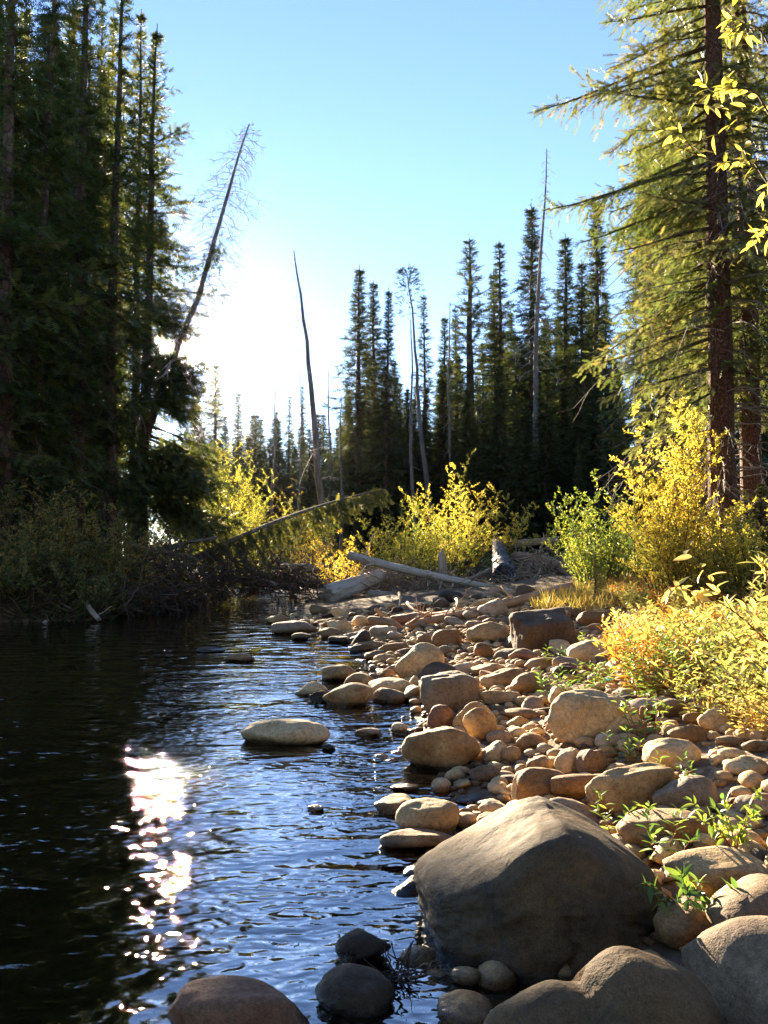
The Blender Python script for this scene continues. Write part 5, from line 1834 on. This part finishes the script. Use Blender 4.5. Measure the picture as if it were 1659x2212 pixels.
def leafy_branch(e, pts, nl, leaf, mt, seed, r=.006, stem='twig', tints=(.15, .4, .65, .9), twig_n=0, twig_l=.3, opp=False, name='stem', cluster=1, droop=.2):
    rg = np.random.default_rng(seed)
    P = np.array(pts, float)
    n = 14
    s0 = np.linspace(0, 1, len(P))
    s = np.linspace(0, 1, n)
    Q = np.stack([np.interp(s, s0, P[:, a]) for a in range(3)], -1)
    for _ in range(2):
        Q[1:-1] = (Q[:-2] + 2 * Q[1:-1] + Q[2:]) / 4
    mb = MB()
    tube(mb, Q, r * (1 - .75 * s), 6)
    st = link(name, mb.mesh(name, M[stem]), e)
    lines = [Q]
    for k in range(twig_n):
        u = .2 + .78 * (k + rg.random()) / twig_n
        p = np.array([np.interp(u, s, Q[:, a]) for a in range(3)])
        d = (Q[-1] - Q[0]) / np.linalg.norm(Q[-1] - Q[0]) * .7 + rg.normal(0, .6, 3)
        d[2] -= droop
        q = np.linspace(0, 1, 6)
        tw = p + np.outer(q * twig_l * (.5 + .7 * rg.random()), d)
        tw[:, 2] -= .1 * twig_l * q ** 2
        m2 = MB()
        tube(m2, tw, r * .4 * (1 - .6 * q), 5)
        link('twig', m2.mesh('twig', M[stem]), e)
        lines.append(tw)
    for li, Ln in enumerate(lines):
        nn = nl if li else max(4, nl)
        ss = np.linspace(0, 1, len(Ln))
        for j in range(nn):
            u = (.25 if li == 0 else .1) + (.75 if li == 0 else .9) * (j + rg.random() * .5) / nn
            p = np.array([np.interp(u, ss, Ln[:, a]) for a in range(3)])
            tdir = Ln[-1] - Ln[-2]
            tdir = tdir / np.linalg.norm(tdir)
            for side in ((0, 1) if opp else (0,)):
                d = tdir * .55 + rg.normal(0, .55, 3)
                d[2] -= droop * .6
                Mt = frames(d[None], rg.normal(0, .7, 1), [leaf * (.65 + .5 * rg.random())])[0]
                o = link('leaf', LEAFM[(mt, float(rg.choice(tints)))], e)
                o.matrix_local = Matrix([[*Mt[0], p[0]], [*Mt[1], p[1]], [*Mt[2], p[2]], [0, 0, 0, 1]])
    return st


# overhanging willow sapling at the upper right, rooted outside the frame
e = empty('willow_sapling', (2.75, 5.0, gh(2.75, 5.0)))
z0 = e.location.z


def rel(X, Y, y):
    return np.array(at_y(X, Y, y)) - np.array(e.location)


mb = MB()
tube(mb, [(0, 0, -.1), (.03, .02, 1.2), (-.02, 0, 2.6), (.05, .02, 4.2)], [.03, .027, .022, .012], 8)
link('trunk', mb.mesh('sapling_trunk', M['twig']), e)
leafy_branch(e, [(0, 0, 2.2), rel(1640, 330, 5), rel(1560, 360, 4.9), rel(1450, 310, 4.8)], 7, .10, 'willow_yellow', 1, .008, 'twig', (.15, .4, .4, .65), 7, .32, droop=.15)
leafy_branch(e, [(0, 0, 2.6), rel(1650, 190, 5), rel(1560, 190, 4.9), rel(1490, 225, 4.8)], 7, .10, 'willow_yellow', 2, .008, 'twig', (.15, .4, .4, .65), 6, .3, droop=.25)
leafy_branch(e, [(0, 0, 3.0), rel(1655, 60, 5), rel(1600, 50, 4.9), rel(1560, 90, 4.8)], 6, .10, 'willow_yellow', 3, .007, 'twig', (.15, .15, .4, .65), 5, .28, droop=.15)
leafy_branch(e, [(0, 0, 1.8), rel(1670, 520, 5.1), rel(1640, 500, 5.0), rel(1615, 530, 4.9)], 5, .09, 'willow_yellow', 4, .006, 'twig', (.4, .65, .65, .9), 3, .2)
thing(e, 'young willow reaching bright yellow leaves in from the upper right margin', 'tree')

# arching red-stemmed twig with long leaves at the right margin
e = empty('arching_willow', (2.15, 4.0, gh(2.15, 4.0)))
leafy_branch(e, [(0, 0, 0), (.02, 0, .45), rel(1650, 1380, 3.9), rel(1590, 1320, 3.7), rel(1510, 1275, 3.6), rel(1420, 1262, 3.5)], 11, .085, 'herb', 5, .006, 'twig_red', (.4, .4, .65, .9), 5, .2, droop=.1)
leafy_branch(e, [(0, 0, 0), (.06, 0, .5), rel(1665, 1300, 3.9), rel(1655, 1230, 3.8), rel(1640, 1190, 3.7)], 7, .08, 'herb', 6, .006, 'twig_red', (.15, .4, .65, .9), 3, .16, droop=0)
leafy_branch(e, [(0, 0, 0), (.0, .1, .35), rel(1650, 1440, 4.2), rel(1580, 1400, 4.3), rel(1540, 1420, 4.3)], 9, .075, 'herb', 9, .005, 'twig_red', (.4, .65, .9), 4, .2, droop=.1)
thing(e, 'red-stemmed willow twig with long yellow leaves arching in from the right margin', 'shrub')

# dark green sprig between the huge boulder and the flat-backed boulder
e = empty('leafy_sprig', on_ground(1500, 1990))
e.location.y += .02
for k, (X, Y) in enumerate([(1385, 1905), (1420, 1945), (1470, 1885), (1510, 1900), (1560, 1940), (1610, 1960), (1640, 1985), (1545, 1980), (1480, 1930), (1600, 1920)]):
    q = rel(X, Y, e.location.y - .16 + .04 * (k % 4))
    leafy_branch(e, [(.0, 0, -.02), q * .5 + np.array([0, 0, .02]), q], 8, .062, 'herb_green', 20 + k, .003, 'twig_red', (.15, .15, .4, .65), 0, .2, True, droop=-.1)
thing(e, 'dark green leafy sprig growing beside the huge boulder', 'plant')
e = empty('leafy_sprig', on_ground(1590, 1840))
for k, (X, Y) in enumerate([(1485, 1725), (1500, 1765), (1540, 1740), (1570, 1780), (1600, 1800), (1560, 1720), (1630, 1760), (1640, 1700)]):
    q = rel(X, Y, e.location.y - .1 + .04 * (k % 3))
    leafy_branch(e, [(0, 0, -.02), q * .5 + np.array([0, 0, .03]), q], 8, .058, 'herb_green', 40 + k, .003, 'twig_red', (.4, .65, .9, .9), 0, .2, True, droop=-.1)
thing(e, 'sunlit green sprig in front of the pale rough boulder at the right', 'plant')

# ------------------------------------------------------------------ ground cover, grass
def cover(name, mat, pts, size, label, seed, upz=.9, tint0=.5, tm=LEAF2, narrow=None):
    rg = np.random.default_rng(seed)
    n = len(pts)
    D = np.stack([rg.normal(0, .6, n), rg.normal(0, .6, n), np.full(n, upz) * (.4 + .8 * rg.random(n))], -1)
    Mx = frames(D, rg.random(n) * 6.28, size * (.5 + rg.random(n)))
    tv = tm[0] * np.array([1, narrow or 1, 1])
    mb = MB()
    scatter(mb, tv, None, tm[1], Mx, pts, np.clip(tint0 + rg.normal(0, .22, n), 0, 1))
    o = link(name, mb.mesh(name, M[mat], False))
    o['kind'] = 'stuff'
    o['label'] = label
    return o


def region_pts(n, fx, yr, seed, hmax=.12, clump=1.5, thr=-.1):
    rg = np.random.default_rng(seed)
    y = rg.uniform(*yr, n)
    lo, hi = fx(y)
    x = lo + (hi - lo) * rg.random(n)
    P = np.stack([x, y, 0 * x], -1)
    ok = vnoise(P * clump, seed) > thr
    P = P[ok]
    P[:, 2] = ground_h(P[:, 0], P[:, 1]) + hmax * rg.random(len(P)) ** 1.5
    return P


cover('orange_ground_cover', 'orange', region_pts(15000, lambda y: (np.interp(y, [9.5, 12, 17], [3.7, 3.6, 4.4]), .47 * y + 1), (9.5, 17), 1, .28), .075, 'orange and gold autumn ground cover below the yellow shrubs', 1)
cover('yellow_grass', 'grass', region_pts(2600, lambda y: (np.interp(y, [13, 17], [2.3, 3.2]), np.interp(y, [13, 17], [4.4, 5.2])), (13.3, 17.5), 2, .06, 1.6, 0), .22, 'yellow grass beside the flat-topped dark boulder', 2, 1.6, .5, LEAF2, .16)
cover('yellow_grass', 'orange', region_pts(900, lambda y: (0 * y + 8.6, 0 * y + 9.9), (25.5, 27.5), 5, .1, 1, -1), .6, 'orange grass tuft glowing behind the burnt log', 5, 1.8, .4, LEAF2, .14)
cover('leaf_litter', 'herb_gold', region_pts(6000, lambda y: (np.interp(y, [5, 6, 7, 9, 11, 13], [2.5, 2.2, 2.2, 2.5, 3.3, 4.0]), .47 * y + .7), (5, 13), 6, .12, 1.5, -.4), .06, 'low yellow leaves covering the leafy right bank', 6, .6, .5)
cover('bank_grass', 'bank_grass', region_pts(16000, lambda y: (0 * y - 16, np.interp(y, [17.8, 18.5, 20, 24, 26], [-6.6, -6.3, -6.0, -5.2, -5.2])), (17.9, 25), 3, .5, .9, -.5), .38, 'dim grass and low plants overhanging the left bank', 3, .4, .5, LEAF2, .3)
cover('forest_undergrowth', 'willow_olive', region_pts(9000, lambda y: (0 * y - 2, .5 * y), (28, 38), 4, .5, .6, -.3), .22, 'low undergrowth of the forest floor behind the log jam', 4, .5, .2, LEAF2, .6)

# turquoise scrap, fallen leaf
mb = MB()
rgt = np.random.default_rng(3)
gx = np.linspace(-1, 1, 5)
Xg, Yg = np.meshgrid(gx, gx)
Vt = np.stack([Xg.ravel() * .03, Yg.ravel() * .02, rgt.random(25) * .022], -1)
ii = (np.arange(4)[:, None] * 5 + np.arange(4)[None]).ravel()
mb.add(Vt, np.stack([ii, ii + 1, ii + 6, ii + 5], -1))
mt_, nt_, out_ = new_mat('turquoise_plastic')
pp = nt_.nodes.new('ShaderNodeBsdfPrincipled')
pp.inputs['Base Color'].default_value = (.03, .45, .55, 1)
pp.inputs['Roughness'].default_value = .3
nt_.links.new(pp.outputs[0], out_.inputs[0])
M['turq'] = mt_
o = link('plastic_scrap', mb.mesh('plastic_scrap', mt_))
p = on_ground(1316, 1486)
o.location = (p.x, p.y, p.z + .06)
thing(o, 'tiny turquoise scrap of plastic among the leaves behind the largest slab', 'litter')
# wet black weed caught between the boulders
tangle_pts = [(850, 2130, on_ground(850, 2130).y), (870, 2110, on_ground(870, 2110).y)]
rgw = np.random.default_rng(6)
mb = MB()
for k in range(90):
    X, Y, y = tangle_pts[k % 2]
    c = np.array(at_y(X + rgw.normal(0, 14), Y + rgw.normal(0, 12), y))
    c[2] = max(.0, c[2])
    d = rgw.normal(0, 1, 3)
    q = np.linspace(0, 1, 5)
    P = c + np.outer(q * .09, d * .6) + rgw.normal(0, .006, (5, 3)).cumsum(0)
    tube(mb, P, .0028, 3, cap=False)
o = link('wet_weed', mb.mesh('wet_weed', M['log_dark']))
o['kind'] = 'stuff'
o['label'] = 'black wet weed caught between the huge boulder and the wet boulder'

# ------------------------------------------------------------------ volume added to make the glow around the sun: haze
mh, nth, outh = new_mat('glow_air')
pv = nth.nodes.new('ShaderNodeVolumePrincipled')
pv.inputs['Color'].default_value = (.95, .95, .95, 1)
pv.inputs['Density'].default_value = .000032
pv.inputs['Anisotropy'].default_value = .96
nth.links.new(pv.outputs[0], outh.inputs['Volume'])
mb = MB()
hx, hy0, hy1, hz0, hz1 = 900, -500, 1000, -3.5, 42
mb.add([(-hx, hy0, hz0), (hx, hy0, hz0), (hx, hy1, hz0), (-hx, hy1, hz0), (-hx, hy0, hz1), (hx, hy0, hz1), (hx, hy1, hz1), (-hx, hy1, hz1)],
       [(0, 3, 2, 1), (4, 5, 6, 7), (0, 1, 5, 4), (1, 2, 6, 5), (2, 3, 7, 6), (3, 0, 4, 7)])
o = link('glow_haze', mb.mesh('glow_haze', mh, False))
o['kind'] = 'stuff'
o['label'] = 'thin haze added to make the glow around the sun'
